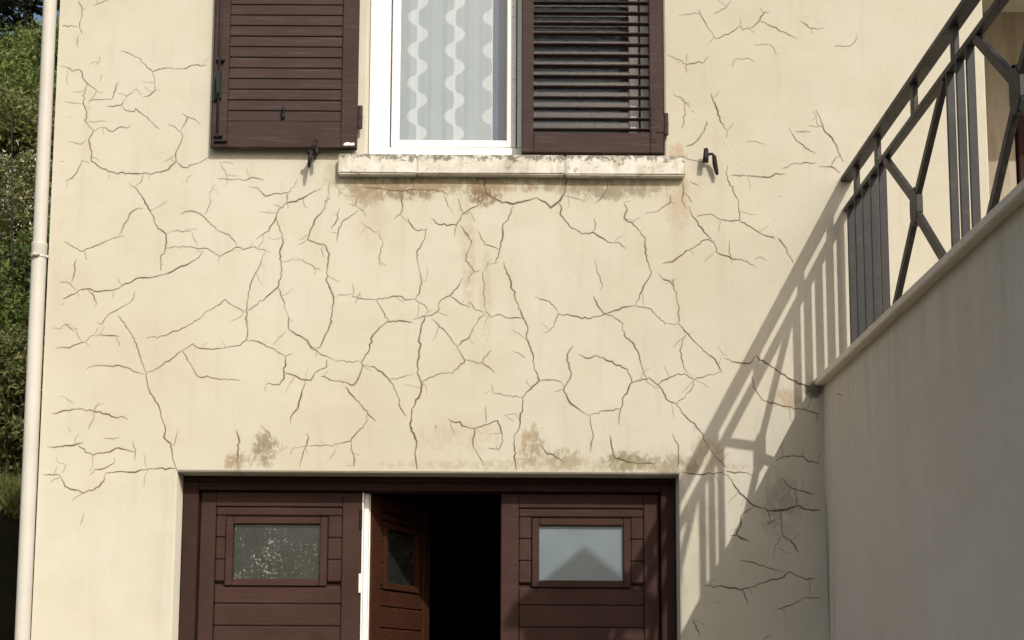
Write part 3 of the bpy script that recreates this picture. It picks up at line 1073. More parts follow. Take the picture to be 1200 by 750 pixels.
def facade_mesh():
    polys = crack_polys()
    V, E = [], []

    def add(p): V.append(Vector((round(p[0], 5), round(p[1], 5)))); return len(V) - 1

    def loop(pts):
        ids = [add(p) for p in pts]
        for a, b in zip(ids, ids[1:] + ids[:1]): E.append((a, b))
    rects = []
    loop([(HX0, 0.0), (GX0 - CH, 0.0), (GX0 - CH, GZ1 + CH), (GX1 + CH, GZ1 + CH), (GX1 + CH, 0.0), (HX1, 0.0), (HX1, HZ), (HX0, HZ)])
    for x0, x1, z0, z1 in ((WX0, WX1, WZ0, WZ1), (LX0, LX1, LZ0, LZ1)):
        loop([(x0 - CH, z0 - CH), (x1 + CH, z0 - CH), (x1 + CH, z1 + CH), (x0 - CH, z1 + CH)])
    holes = [(GX0 - CH, GX1 + CH, -1, GZ1 + CH), (WX0 - CH, WX1 + CH, WZ0 - CH, WZ1 + CH), (LX0 - CH, LX1 + CH, LZ0 - CH, LZ1 + CH)]
    SA, SB, WA, WB = [], [], [], []
    zmin = {}
    for q, ws in polys:
        n = len(q)
        L, Rr, Cc, L2, R2 = [], [], [], [], []
        for i in range(n):
            d = (q[min(i + 1, n - 1)] - q[max(i - 1, 0)])
            if d.length < 1e-6: d = Vector((1, 0))
            d.normalize()
            nr = Vector((-d.y, d.x))
            Cc.append(q[i]); L.append(q[i] + nr * ws[i]); Rr.append(q[i] - nr * ws[i])
            L2.append(q[i] + nr * (ws[i] + HALO)); R2.append(q[i] - nr * (ws[i] + HALO))
        # clip to facade, above the garage lintel
        keep = lambda p: not any(h[0] - .002 < p.x < h[1] + .002 and h[2] - .002 < p.y < h[3] + .002 for h in holes) and p.x > HX0 + .004
        cid = [add(p) if keep(p) else -1 for p in Cc]
        lid = [add(p) if keep(p) else -1 for p in L]
        rid = [add(p) if keep(p) else -1 for p in Rr]
        l2 = [add(p) if keep(p) else -1 for p in L2]
        r2 = [add(p) if keep(p) else -1 for p in R2]
        for ch in (cid, lid, rid, l2, r2):
            for a, b in zip(ch, ch[1:]):
                if a >= 0 and b >= 0: E.append((a, b))
        for e in (0, n - 1):
            d = (q[e] - q[1 if e == 0 else n - 2])
            tip = q[e] + d.normalized() * (HALO + ws[e]) if d.length > 1e-6 else q[e]
            if keep(tip) and l2[e] >= 0 and r2[e] >= 0:
                ti = add(tip)
                E.append((l2[e], ti)); E.append((r2[e], ti))
            if lid[e] >= 0 and cid[e] >= 0: E.append((lid[e], cid[e]))
            if rid[e] >= 0 and cid[e] >= 0: E.append((rid[e], cid[e]))
        for i in range(n - 1):
            SA.append(q[i]); SB.append(q[i + 1]); WA.append(ws[i]); WB.append(ws[i + 1])
    res = delaunay_2d_cdt(V, E, [], 0, 1e-5, False)
    ov, of = res[0], res[2]
    P = np.array([(v.x, v.y) for v in ov])
    F = np.array(of)
    A = np.array([(a.x, a.y) for a in SA]); B = np.array([(b.x, b.y) for b in SB])
    wa, wb = np.array(WA), np.array(WB)

    def depth(Q):
        out = np.full(len(Q), -1.0)
        D = B - A
        dd = (D ** 2).sum(1) + 1e-12
        for s in range(0, len(Q), 1500):
            q = Q[s:s + 1500]
            t = np.clip(((q[:, None, :] - A[None]) * D[None]).sum(2) / dd, 0, 1)
            c = A[None] + t[..., None] * D[None]
            ds = np.sqrt(((q[:, None, :] - c) ** 2).sum(2))
            out[s:s + 1500] = (wa + (wb - wa) * t - ds).max(1)
        return out
    dv = depth(P)
    cen = P[F].mean(1)
    dc = depth(cen)
    bm = NB()
    lay = bm.verts.layers.float.new('stain')
    vs = [bm.verts.new((p[0], max(0, d) * 0.9, p[1])) for p, d in zip(P, dv)]
    for v, d in zip(vs, dv): v[lay] = max(0.0, min(1.0, 1 + d / (HALO * .72)))
    for f, c, d in zip(F, cen, dc):
        if any(h[0] < c[0] < h[1] and h[2] < c[1] < h[3] for h in holes): continue
        try:
            nf = bm.faces.new([vs[i] for i in f])
        except ValueError:
            continue
        nf.normal_update()
        if nf.normal.y > 0: nf.normal_flip()
        nf.material_index = 1 if d > 0.00012 else 0
    return bm, holes


def ring(bm, x0, x1, z0, z1, y0, y1, bottom=True, mi=0):
    """reveal of an opening, with its chamfered arris"""
    def q(*c):
        f = bm.faces.new([bm.verts.new(p) for p in c]); f.material_index = mi
    for (ya, yb, ga, gb) in ((y0, y0 + CH, CH, 0), (y0 + CH, y1, 0, 0)):
        q((x0 - ga, ya, z0 - ga * bottom), (x0 - ga, ya, z1 + ga), (x0 - gb, yb, z1 + gb), (x0 - gb, yb, z0 - gb * bottom))
        q((x1 + ga, ya, z1 + ga), (x1 + ga, ya, z0 - ga * bottom), (x1 + gb, yb, z0 - gb * bottom), (x1 + gb, yb, z1 + gb))
        q((x0 - ga, ya, z1 + ga), (x1 + ga, ya, z1 + ga), (x1 + gb, yb, z1 + gb), (x0 - gb, yb, z1 + gb))
        if bottom:
            q((x1 + ga, ya, z0 - ga), (x0 - ga, ya, z0 - ga), (x0 - gb, yb, z0 - gb), (x1 + gb, yb, z0 - gb))


bm, holes = facade_mesh()
ring(bm, GX0, GX1, 0, GZ1, 0, .30, False)
ring(bm, WX0, WX1, WZ0, WZ1, 0, .24)
ring(bm, LX0, LX1, LZ0, LZ1, 0, 1.2)
# side, back and partition faces of the shell


def quad(bm, *c):
    bm.faces.new([bm.verts.new(p) for p in c])


quad(bm, (HX0, HY1, 0), (HX0, 0, 0), (HX0, 0, HZ), (HX0, HY1, HZ))
quad(bm, (HX1, 0, 0), (HX1, HY1, 0), (HX1, HY1, HZ), (HX1, 0, HZ))
quad(bm, (HX1, HY1, 0), (HX0, HY1, 0), (HX0, HY1, HZ), (HX1, HY1, HZ))
wall = obj('wall', bm, [M_wall, M_crack], house)

# soft raised lines of an old repair in the render
for pts in ([(.86, 4.235), (.93, 4.20), (1.00, 4.15), (1.06, 4.09), (1.10, 4.02), (1.14, 3.94), (1.18, 3.86)],
            [(1.17, 3.90), (1.24, 3.76), (1.30, 3.62), (1.36, 3.47), (1.42, 3.36)]):
    bm = NB()
    tube(bm, [(x, .0177, z) for x, z in pts], [.0165] + [.0185] * (len(pts) - 2) + [.0162], 18)
    obj('render_ridge', bm, M_wall, house, (pts[0][0], 0, pts[0][1]), True)

# roof with eaves
bm = NB()
ov = .30
rz = HZ + 1.55
for a, b in (((0 - ov, HZ + .01 - ov * .39), (4, rz)), ((8 + ov, HZ + .01 - ov * .39), (4, rz))):
    for dz in (0.0, .16):
        quad(bm, (HX0 - .12, a[0], a[1] + dz), (HX1 + .3, a[0], a[1] + dz), (HX1 + .3, b[0], b[1] + dz), (HX0 - .12, b[0], b[1] + dz))
    quad(bm, (HX0 - .12, a[0], a[1]), (HX1 + .3, a[0], a[1]), (HX1 + .3, a[0], a[1] + .16), (HX0 - .12, a[0], a[1] + .16))
for x in (HX0, HX1):
    f = bm.faces.new([bm.verts.new(p) for p in ((x, 0, HZ), (x, 8, HZ), (x, 4, rz))])
bmesh.ops.recalc_face_normals(bm, faces=bm.faces)
obj('roof', bm, M_roof, house)

# interiors: garage, room, floor between them
bm = NB()
box(bm, -2.05, 1.46, .31, 7.5, 2.62, 2.74)          # slab over garage
quad(bm, (-2.05, .31, 0), (-2.05, 7.5, 0), (-2.05, 7.5, 2.62), (-2.05, .31, 2.62))
quad(bm, (1.46, .31, 0), (1.46, 7.5, 0), (1.46, 7.5, 2.62), (1.46, .31, 2.62))
quad(bm, (-2.05, 7.5, 0), (1.46, 7.5, 0), (1.46, 7.5, 2.62), (-2.05, 7.5, 2.62))
quad(bm, (-2.05, .31, .003), (1.46, .31, .003), (1.46, 7.5, .003), (-2.05, 7.5, .003))
quad(bm, (GX1, .302, 0), (1.46, .302, 0), (1.46, .302, 2.62), (GX1, .302, 2.62))
quad(bm, (-2.05, .302, 0), (GX0, .302, 0), (GX0, .302, 2.62), (-2.05, .302, 2.62))
quad(bm, (GX0, .302, GZ1), (GX1, .302, GZ1), (GX1, .302, 2.62), (GX0, .302, 2.62))
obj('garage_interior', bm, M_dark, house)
bm = NB()
for c in (((-2.0, 3.2, 2.75), (1.5, 3.2, 2.75), (1.5, 3.2, 5.7), (-2.0, 3.2, 5.7)),
          ((-2.0, .05, 5.7), (1.5, .05, 5.7), (1.5, 3.2, 5.7), (-2.0, 3.2, 5.7)),
          ((-2.0, .05, 2.75), (-2.0, 3.2, 2.75), (-2.0, 3.2, 5.7), (-2.0, .05, 5.7)),
          ((1.5, .05, 2.75), (1.5, 3.2, 2.75), (1.5, 3.2, 5.7), (1.5, .05, 5.7))):
    quad(bm, *c)
obj('room_interior', bm, M_room, house)
# porch back wall
bm = NB()
quad(bm, (LX0, 1.2, LZ0), (2.93, 1.2, LZ0), (2.93, 1.2, LZ1), (LX0, 1.2, LZ1))
quad(bm, (3.83, 1.2, LZ0), (LX1, 1.2, LZ0), (LX1, 1.2, LZ1), (3.83, 1.2, LZ1))
quad(bm, (2.93, 1.2, 4.98), (3.83, 1.2, 4.98), (3.83, 1.2, LZ1), (2.93, 1.2, LZ1))
obj('porch_wall', bm, M_wall2, house)
bm = NB()
box(bm, 2.94, 3.02, 1.17, 1.25, 2.80, 4.97, .004)
box(bm, 3.74, 3.82, 1.17, 1.25, 2.80, 4.97, .004)
box(bm, 3.02, 3.74, 1.17, 1.25, 4.87, 4.97, .004)
box(bm, 3.02, 3.74, 1.17, 1.25, 2.80, 3.15, .004)
box(bm, 3.02, 3.74, 1.18, 1.24, 4.42, 4.87, .004)
pd = obj('porch_door', bm, M_dframe, house, (2.94, 1.2, 2.8))
bm = NB()
box(bm, 3.02, 3.74, 1.205, 1.213, 3.15, 4.42)
obj('pane', bm, M_doorglass, pd, (3.02, 1.2, 3.15))

# ---- window sill: three stones with open joints between them
sill = empty('window_sill', (0, 0, 3.85)); sill.parent = house; sill.location = (0, 0, 3.85)
for x0, x1 in ((-0.751, -0.3786), (-0.3768, 0.3212), (0.3230, 0.891)):
    bm = NB()
    box(bm, x0, x1, -.052, .10, 3.852, 3.949, .006, seg=2)
    # chip the arrises
    for v in bm.verts:
        if v.co.z > 3.93 or v.co.z < 3.87: v.co += Vector((0, RNG.normal() * .0012, RNG.normal() * .0012))
    o = obj('sill_stone', bm, M_stone, sill, ((x0 + x1) / 2, 0, 3.852))

# ---- window: frame, sash, panes
bm = NB()
FY0, FY1 = .098, .168
ZB = 3.950
box(bm, WX0 + .003, -.522, FY0, FY1, ZB, WZ1 - .003, .004)
box(bm, .70, WX1 - .003, FY0, FY1, ZB, WZ1 - .003, .004)
box(bm, -.5225, .6995, FY0 + .001, FY1, ZB, 4.040, .004)
box(bm, -.5225, .6995, FY0 + .001, FY1, 5.28, WZ1 - .003, .004)
win = obj('window', bm, M_white, house, (0, .13, ZB))
# sloping weather bar at the foot of the frame
bm = NB()
box(bm, -.60, .78, FY0 - .014, FY0 - .001, 3.952, 3.992, .004)
obj('weather_bar', bm, M_white, win, (0, .03, 3.952))
for (a, b) in ((-.515, .092), (.098, .69)):
    bm = NB()
    box(bm, a, a + .040, FY0 + .014, FY1 - .005, 4.046, 5.27, .004)
    box(bm, b - .045, b, FY0 + .014, FY1 - .005, 4.046, 5.27, .004)
    box(bm, a + .0405, b - .0455, FY0 + .015, FY1 - .005, 4.046, 4.084, .004)
    box(bm, a + .0405, b - .0455, FY0 + .015, FY1 - .005, 5.22, 5.27, .004)
    o = obj('sash', bm, M_white, win, ((a + b) / 2, .08, 4.046))
    bm = NB()
    box(bm, a + .038, b - .043, .135, .141, 4.08, 5.225)
    obj('pane', bm, M_glass, win, ((a + b) / 2, .138, 4.08))
# raised white dots standing in for sun spots down the meeting stile
bm = NB()
tube(bm, [(.078, FY0 + .014, 4.075), (.078, FY0 + .008, 4.075)], [.0042, .003], 8)
st0 = obj('sun_spot', bm, M_white, win, (.078, FY0 + .012, 4.075))
for k in range(1, 22):
    clone(st0, win, (.078, FY0 + .012, 4.075 + k * .0535))

# curtain hanging inside, short of the meeting stile
bm = NB()
n = 60
cols = []
for i in range(n + 1):
    x = -.60 + (.60 - .022) * i / n
    yy = .215 + .003 * math.sin(i * .62) + .0015 * math.sin(i * 1.7)
    cols.append((bm.verts.new((x, yy, 3.98)), bm.verts.new((x, yy + .002 * math.sin(i), 5.33))))
for a, b in zip(cols, cols[1:]):
    bm.faces.new((a[0], b[0], b[1], a[1]))
tag(obj('lace_curtain', bm, M_curtain, origin=(-.3, .215, 5.33), smooth=True),
    'pale grey net curtain with wavy white bands behind the left window pane', 'curtain')

bm = NB()
cols = []
for i in range(n + 1):
    x = -.020 + .135 * i / n
    yy = .222 + .002 * math.sin(i * .5)
    cols.append((bm.verts.new((x, yy, 3.98)), bm.verts.new((x, yy + .002 * math.sin(i), 5.33))))
for a, b in zip(cols, cols[1:]):
    bm.faces.new((a[0], b[0], b[1], a[1]))
tag(obj('curtain', bm, M_drape, origin=(.4, .222, 5.33), smooth=True),
    'narrow blue grey drape hanging between the net curtain and the right shutter', 'curtain')
bm = NB()
cols = []
for i in range(n + 1):
    x = .125 + .61 * i / n
    yy = .222 + .002 * math.sin(i * .5)
    cols.append((bm.verts.new((x, yy, 3.98)), bm.verts.new((x, yy + .002 * math.sin(i), 5.33))))
for a, b in zip(cols, cols[1:]):
    bm.faces.new((a[0], b[0], b[1], a[1]))
tag(obj('curtain', bm, M_darkdrape, origin=(.43, .222, 5.33), smooth=True),
    'dark grey curtain glimpsed through the louvres of the right shutter', 'curtain')

# ---- shutters


def slat_mesh(x0, x1, depth, thick, tilt, org):
    """louvre blade built flat then tilted about its long axis"""
    bm = NB()
    box(bm, x0, x1, -depth / 2, depth / 2, -thick / 2, thick / 2, .0018)
    bmesh.ops.rotate(bm, verts=bm.verts, cent=(0, 0, 0), matrix=Matrix.Rotation(tilt, 3, 'X'))
    bmesh.ops.translate(bm, verts=bm.verts, vec=org)
    return bm


# left one, swung open against the wall
SY0, SY1 = -.056, -.019
bm = NB()
box(bm, -1.352, -1.280, SY0, SY1, 3.975, 5.38, .004)
box(bm, -.740, -.664, SY0, SY1, 3.975, 5.38, .004)
box(bm, -1.2795, -.7405, SY0 + .001, SY1, 3.975, 4.106, .004)
box(bm, -1.2795, -.7405, SY0 + .001, SY1, 5.28, 5.38, .004)
box(bm, -1.357, -1.3525, SY0 + .010, SY1 - .004, 3.978, 5.378, 0)
shl = obj('shutter', bm, M_shut, house, (-.664, -.03, 3.975))
tag(shl, 'left shutter, open flat against the wall, its boards closed')
# boards: each leans a little so that its foot is proud, like the inside of a louvre
sm = None
pitch = .0532
zz = 4.108 + pitch / 2
while zz < 5.28:
    if sm is None:
        bm = slat_mesh(-1.2795, -.7405, .0525, .010, R(90 - 7), Vector((-1.01, -.040, zz)))
        bmesh.ops.translate(bm, verts=bm.verts, vec=(1.01, 0, 0))
        sm = obj('slat', bm, M_shut, shl, (-1.01, -.040, zz))
    else:
        clone(sm, shl, (-1.01, -.040 + random.uniform(-.0006, .0006), zz), (0, random.uniform(-.0012, .0012), 0))
    zz += pitch
# espagnolette: rod, lock case, guides, knob
bm = NB()
tube(bm, [(-1.322, SY0 - .012, 4.015), (-1.322, SY0 - .012, 5.30)], .006, 8)
obj('bolt_rod', bm, M_shut, shl, (-1.322, SY0, 4.015), True)
bm = NB()
box(bm, -1.334, -1.310, SY0 - .024, SY0 - .0005, 4.205, 4.345, .005)
tube(bm, [(-1.322, SY0 - .024, 4.33), (-1.322, SY0 - .040, 4.325), (-1.321, SY0 - .044, 4.25), (-1.318, SY0 - .040, 4.225)], [.008, .009, .007, .009], 8)
box(bm, -1.350, -1.336, SY0 - .012, SY0 - .0005, 4.20, 4.30, .003)
obj('lock_case', bm, M_lock, shl, (-1.322, SY0, 4.2))
for z in (4.405, 4.03, 4.85):
    bm = NB()
    box(bm, -1.338, -1.300, SY0 - .018, SY0 - .0005, z - .008, z + .008, .003)
    tube(bm, [(-1.306, SY0 - .008, z), (-1.306, SY0 - .022, z)], .010, 8)
    obj('bolt_guide', bm, M_iron, shl, (-1.322, SY0, z))
bm = NB()
box(bm, -1.338, -1.278, SY0 - .016, SY0 - .0005, 3.998, 4.008, .002)
obj('bolt_foot', bm, M_iron, shl, (-1.322, SY0, 4.0))
bm = NB()
box(bm, -1.022, -1.007, SY0 - .010, SY0 + .006, 4.120, 4.172, .003)
tube(bm, [(-1.014, SY0 - .010, 4.165), (-1.014, SY0 - .020, 4.166), (-1.014, SY0 - .022, 4.150)], .005, 6)
obj('catch', bm, M_iron, shl, (-1.014, SY0, 4.12))
# white scrap of old paint at the foot of the leaf
bm = NB()
pts = [(-.728, 3.990), (-.715, 3.985), (-.700, 3.988), (-.685, 3.986), (-.672, 3.990), (-.676, 4.001), (-.690, 3.998), (-.705, 4.003), (-.718, 4.000)]
lo = [bm.verts.new((x, SY0 - .0015, z)) for x, z in pts]
hi = [bm.verts.new((x, SY0 + .001, z)) for x, z in pts]
bm.faces.new(lo); bm.faces.new(list(reversed(hi)))
for i in range(len(pts)):
    j = (i + 1) % len(pts)
    bm.faces.new((lo[i], hi[i], hi[j], lo[j]))
bmesh.ops.recalc_face_normals(bm, faces=bm.faces)
obj('paint_flake', bm, M_white, shl, (-.7, SY0, 3.99))


def hinge(x, z0, z1, y, sgn, parent):
    bm = NB()
    tube(bm, [(x, y, z0), (x, y, z1)], .0115, 10)
    tube(bm, [(x, y, (z0 + z1) / 2 - .003), (x, y, (z0 + z1) / 2 + .003)], .013, 10)
    box(bm, min(x, x + sgn * .05), max(x, x + sgn * .05), y - .004, y + .004, z0 + .012, z1 - .012, .002)
    return obj('hinge', bm, M_shut, parent, (x, y, z0))


hinge(-.651, 4.078, 4.188, -.040, -1, shl)
hinge(-.651, 5.06, 5.17, -.040, -1, shl)

# right one, closed over the window
RY0, RY1 = -.018, .022
bm = NB()
box(bm, .117, .174, RY0, RY1, 3.972, 5.35, .004)
box(bm, .728, .793, RY0, RY1, 3.972, 5.35, .004)
box(bm, .1745, .7275, RY0 + .001, RY1, 3.972, 4.074, .004)
box(bm, .1745, .7275, RY0 + .001, RY1, 5.26, 5.35, .004)
shr = obj('shutter', bm, M_shut, house, (.793, 0, 3.972))
tag(shr, 'right shutter, closed over the window, with open dark louvres')
sm = None
zz = 4.094
while zz < 5.26:
    if sm is None:
        bm = slat_mesh(-.281, .281, .044, .006, R(6), Vector((0, 0, 0)))
        sm = obj('slat', bm, M_shut, shr, (0, 0, 0))
        sm.location = Vector((.451, .002, zz)) - ORG[shr.name]
    else:
        clone(sm, shr, (.451, .002, zz + random.uniform(-.0006, .0006)), (random.uniform(-.02, .02), random.uniform(-.0015, .0015), 0))
    zz += pitch
hinge(.806, 4.062, 4.168, -.018, -1, shr)
hinge(.806, 5.05, 5.16, -.018, -1, shr)
# corner iron and its screws, painted over
bm = NB()
box(bm, .735, .757, RY0 - .0035, RY0 - .0003, 4.025, 4.205, .001)
for z in (4.04, 4.11, 4.14, 4.19):
    tube(bm, [(.746, RY0 - .003, z), (.746, RY0 - .0062, z)], .005, 8)
box(bm, .755, .800, RY0 - .0035, RY0 - .0003, 4.105, 4.125, .001)
obj('corner_iron', bm, M_shut, shr, (.746, RY0, 4.03))

# ---- shutter stops: pivoting iron keepers on spikes
# right: upright arm with a bent finger
stop = None
bm = NB()
Y = -.045
tube(bm, [(.992, .004, 3.945), (.990, Y, 3.945)], .007, 8)
tube(bm, [(.990, Y - .006, 3.982), (.989, Y - .008, 3.950), (.986, Y - .006, 3.915)], [.011, .013, .014], 8)
tube(bm, [(.992, Y - .006, 3.953), (1.018, Y - .008, 3.957), (1.028, Y - .004, 3.945), (1.033, Y + .008, 3.915), (1.040, Y + .012, 3.882), (1.044, Y + .010, 3.862)],
     [.007, .007, .010, .012, .010, .007], 8)
tag(obj('shutter_stop', bm, M_iron, house, (.99, 0, 3.94), True), 'right iron shutter stop, bent like a hook')
bm = NB()
tube(bm, [(-.866, .004, 3.945), (-.868, -.078, 3.950)], .007, 8)
tube(bm, [(-.852, -.082, 4.000), (-.862, -.088, 3.975), (-.872, -.086, 3.950)], [.010, .010, .012], 8)
tube(bm, [(-.862, -.086, 3.97), (-.880, -.086, 3.945), (-.892, -.082, 3.935)], [.009, .009, .013], 8)
tube(bm, [(-.850, -.080, 3.965), (-.850, -.080, 3.925)], [.010, .008], 8)
tube(bm, [(-.872, -.086, 3.952), (-.880, -.084, 3.90), (-.884, -.078, 3.87)], [.011, .010, .006], 8)
tag(obj('shutter_stop', bm, M_iron, house, (-.866, 0, 3.94), True), 'left iron shutter stop under the open shutter')

# ---- garage door
DY = .17
bm = NB()
box(bm, GX0 + .003, -1.398, .125, .262, 0.0, 2.405, .005)
box(bm, .781, GX1 - .003, .125, .262, 0.0, 2.405, .005)
box(bm, GX0 + .003, GX1 - .003, .126, .262, 2.4055, 2.430, .003)
box(bm, -1.3975, .7805, .135, .262, 2.366, 2.405, .003)
obj('door_frame', bm, M_dframe, house, (0, .19, 0))

BP = .1035     # board pitch


def leaf(name, x0, x1, hinge_x, mat, pane_mat, label, stile_l, stile_r, wx0, wx1, mirror_rail=True):
    """one leaf: stiles and rails, tongued boards, glazed opening; closed position"""
    org = (hinge_x, DY + .02, .02)
    pl, pr = x0 + stile_l, x1 - stile_r
    bm = NB()
    box(bm, x0, pl, DY, DY + .045, .02, 2.362, .004)
    box(bm, pr, x1, DY, DY + .045, .02, 2.362, .004)
    box(bm, pl + .0005, pr - .0005, DY + .001, DY + .045, 2.292, 2.362, .004)
    box(bm, pl + .0005, pr - .0005, DY + .001, DY + .045, .02, .125, .004)
    box(bm, pl, wx0, DY + .028, DY + .040, .125, 2.292)            # backing behind the boards, round the opening
    box(bm, wx1, pr, DY + .028, DY + .040, .125, 2.292)
    box(bm, wx0, wx1, DY + .028, DY + .040, .125, 1.925)
    box(bm, wx0, wx1, DY + .028, DY + .040, 2.233, 2.292)
    lf = obj(name, bm, mat, house, org)
    tag(lf, label)
    wz0, wz1 = 1.915, 2.243
    z = 2.288
    cache = {}

    def board(a, b, z0, z1):
        key = (round(b - a, 4), round(z1 - z0, 4))
        o = ((a + b) / 2, DY + .016 + random.uniform(-.0008, .0008), (z0 + z1) / 2)
        if key in cache:
            clone(cache[key], lf, o)
        else:
            bm = NB()
            box(bm, a, b, DY + .006, DY + .0275, z0, z1, .0065)
            cache[key] = obj('board', bm, mat, lf, ((a + b) / 2, DY + .016, (z0 + z1) / 2))
    rows = []
    z1 = 2.289
    z0 = 2.2485
    board(pl + .001, pr - .001, z0, z1)
    z1 = z0 - .0008
    while z1 > .14:
        z0 = max(.127, z1 - BP)
        if z0 > wz0 - .03 or z1 > wz0 + .02:
            board(pl + .001, wx0 - .001, z0, z1)
            board(wx1 + .001, pr - .001, z0, z1)
        else:
            board(pl + .001, pr - .001, z0, min(z1, wz0 - .002))
        z1 = z0 - .0008
    # window surround
    bm = NB()
    t = .034
    box(bm, wx0, wx0 + t, DY - .004, DY + .040, wz0, wz1, .004)
    box(bm, wx1 - t, wx1, DY - .004, DY + .040, wz0, wz1, .004)
    box(bm, wx0 + t + .0005, wx1 - t - .0005, DY - .003, DY + .040, wz1 - t, wz1, .004)
    box(bm, wx0 + t + .0005, wx1 - t - .0005, DY - .003, DY + .040, wz0, wz0 + t, .004)
    obj('window_frame', bm, mat, lf, ((wx0 + wx1) / 2, DY, wz0))
    bm = NB()
    box(bm, wx0 + t - .004, wx1 - t + .004, DY + .022, DY + .026, wz0 + t - .004, wz1 - t + .004)
    obj('pane', bm, pane_mat, lf, ((wx0 + wx1) / 2, DY + .024, wz0 + t))
    return lf


leaf('garage_door', -1.394, -.632, -1.394, M_door, M_dirty, 'left leaf of the garage door, closed, with a dirty dark pane', .072, .090, -1.272, -.792)
leaf('garage_door', .029, .777, .777, M_door, M_frost, 'right leaf of the garage door, closed, with a pale frosted pane', .084, .072, .176, .642)
mid = leaf('garage_door', -.600, .022, -.606, M_leaf2, M_dirty, 'middle leaf of the garage door, folded inwards', .09, .07, -.475, -.085)
mid.rotation_euler.z = R(66)
mid.location.y += .05
# white edge profile between the left leaf and the folded one
bm = NB()
box(bm, -.629, -.622, DY - .002, DY + .055, .02, 2.362, .001)
box(bm, -.6215, -.600, DY + .030, DY + .070, .02, 2.362, .002)
box(bm, -.5995, -.594, DY + .045, DY + .075, .02, 2.362, .001)
for z in (2.03, 1.98):
    pass
ep = obj('edge_profile', bm, M_white, house, (-.62, DY, .02))
for z in (2.235, 1.93, 1.2, .5):
    bm = NB()
    tube(bm, [(-.634, DY - .004, z - .045), (-.634, DY - .004, z + .045)], .007, 8)
    obj('hinge', bm, M_white if z < 2.1 else M_iron, ep, (-.634, DY, z))
bm = NB()
for i in range(2):
    pass
bm.free()

# ------------------------------------------------------------------ drainpipe
pipe = empty('drainpipe', (-2.153, -.005, 0))
tag(pipe, 'cream painted round drainpipe running up the left corner of the house', 'drainpipe')


def px_(z): return -2.1525 - (z - 1.65) * .003


bm = NB()
tube(bm, [(px_(z), -.005, z) for z in [.05 + 3.42 * i / 14 for i in range(15)]], .0345, 28, False)
obj('lower_pipe', bm, M_pipe, pipe, (px_(.05), -.005, .05), True)
bm = NB()
tube(bm, [(px_(z), -.005, z) for z in [3.46 + 2.29 * i / 10 for i in range(11)]], .0320, 28, False)
obj('upper_pipe', bm, M_pipe, pipe, (px_(3.46), -.005, 3.46), True)
bm = NB()
tube(bm, [(px_(3.40), -.005, 3.448), (px_(3.45), -.005, 3.452), (px_(3.5), -.005, 3.505), (px_(3.5), -.005, 3.511), (px_(3.5), -.005, 3.517)],
     [.0350, .0368, .0368, .0385, .0345], 28)
obj('collar', bm, M_pipe, pipe, (px_(3.45), -.005, 3.45), True)
for z in (3.452, 1.0):
    bm = NB()
    tube(bm, [(px_(z), -.005, z - .006), (px_(z), -.005, z + .006)], .0385, 28)
    box(bm, px_(z) - .014, px_(z) + .010, -.058, -.040, z - .008, z + .008, .003)
    tube(bm, [(px_(z) + .016, -.050, z), (px_(z) - .020, -.050, z)], .004, 6)
    box(bm, px_(z) + .02, -2.112, -.012, -.004, z - .006, z + .006)
    obj('bracket', bm, M_pipe, pipe, (px_(z), -.005, z))

# ------------------------------------------------------------------ terrace wall beside the garage
TX, TZ, TY = 1.529, 2.852, -4.25
ter = empty('terrace_wall', (TX, 0, 0))
tag(ter, 'tall shaded cream terrace wall to the right of the garage, carrying the railing', 'terrace wall')
bm = NB()
n, m = 40, 26
g0 = []
for j in range(m + 1):
    g0.append([bm.verts.new((TX + .0016 * math.sin(i * 1.3 + j * .7) + RNG.normal() * .0005, TY + (-.0015 - TY) * i / n, TZ * j / m)) for i in range(n + 1)])
for j in range(m):
    for i in range(n):
        bm.faces.new((g0[j][i + 1], g0[j][i], g0[j + 1][i], g0[j + 1][i + 1]))
quad(bm, (TX, TY, 0), (6, TY, 0), (6, TY, TZ), (TX, TY, TZ))
quad(bm, (6, TY, 0), (6, -.004, 0), (6, -.004, TZ), (6, TY, TZ))
obj('wall_face', bm, M_wall2, ter, (TX, 0, 0), True)
bm = NB()
box(bm, 1.745, 6.0, TY + .02, -.003, 2.70, 2.786)
obj('terrace_floor', bm, M_floor, ter, (1.76, 0, 2.7))
# coping slabs, butted
y = -.003
while y > TY + .1:
    y2 = max(TY - .03, y - .98)
    bm = NB()
    box(bm, 1.491, 1.742, y2 + .0015, y, TZ + .001, TZ + .036, .004, seg=2)
    obj('coping', bm, M_cope, ter, (1.49, y, TZ))
    y = y2
# hairline cracks in the wall near the house, cut in as thin dark seams
bm = NB()
for pts in ([(-.13, 2.84), (-.16, 2.80), (-.20, 2.78), (-.30, 2.75), (-.36, 2.73)][::-1], [(-.07, 2.82), (-.075, 2.76), (-.07, 2.70), (-.085, 2.66), (-.08, 2.60)],
            [(-.012, 2.70), (-.014, 2.4), (-.011, 2.1), (-.016, 1.8), (-.012, 1.5), (-.018, 1.2)]):
    tube(bm, [(TX + .0012, a, b) for a, b in pts], [.0014] + [.0026] * (len(pts) - 2) + [.0012], 5)
obj('crack', bm, M_crack, ter, (TX, 0, 2.7))

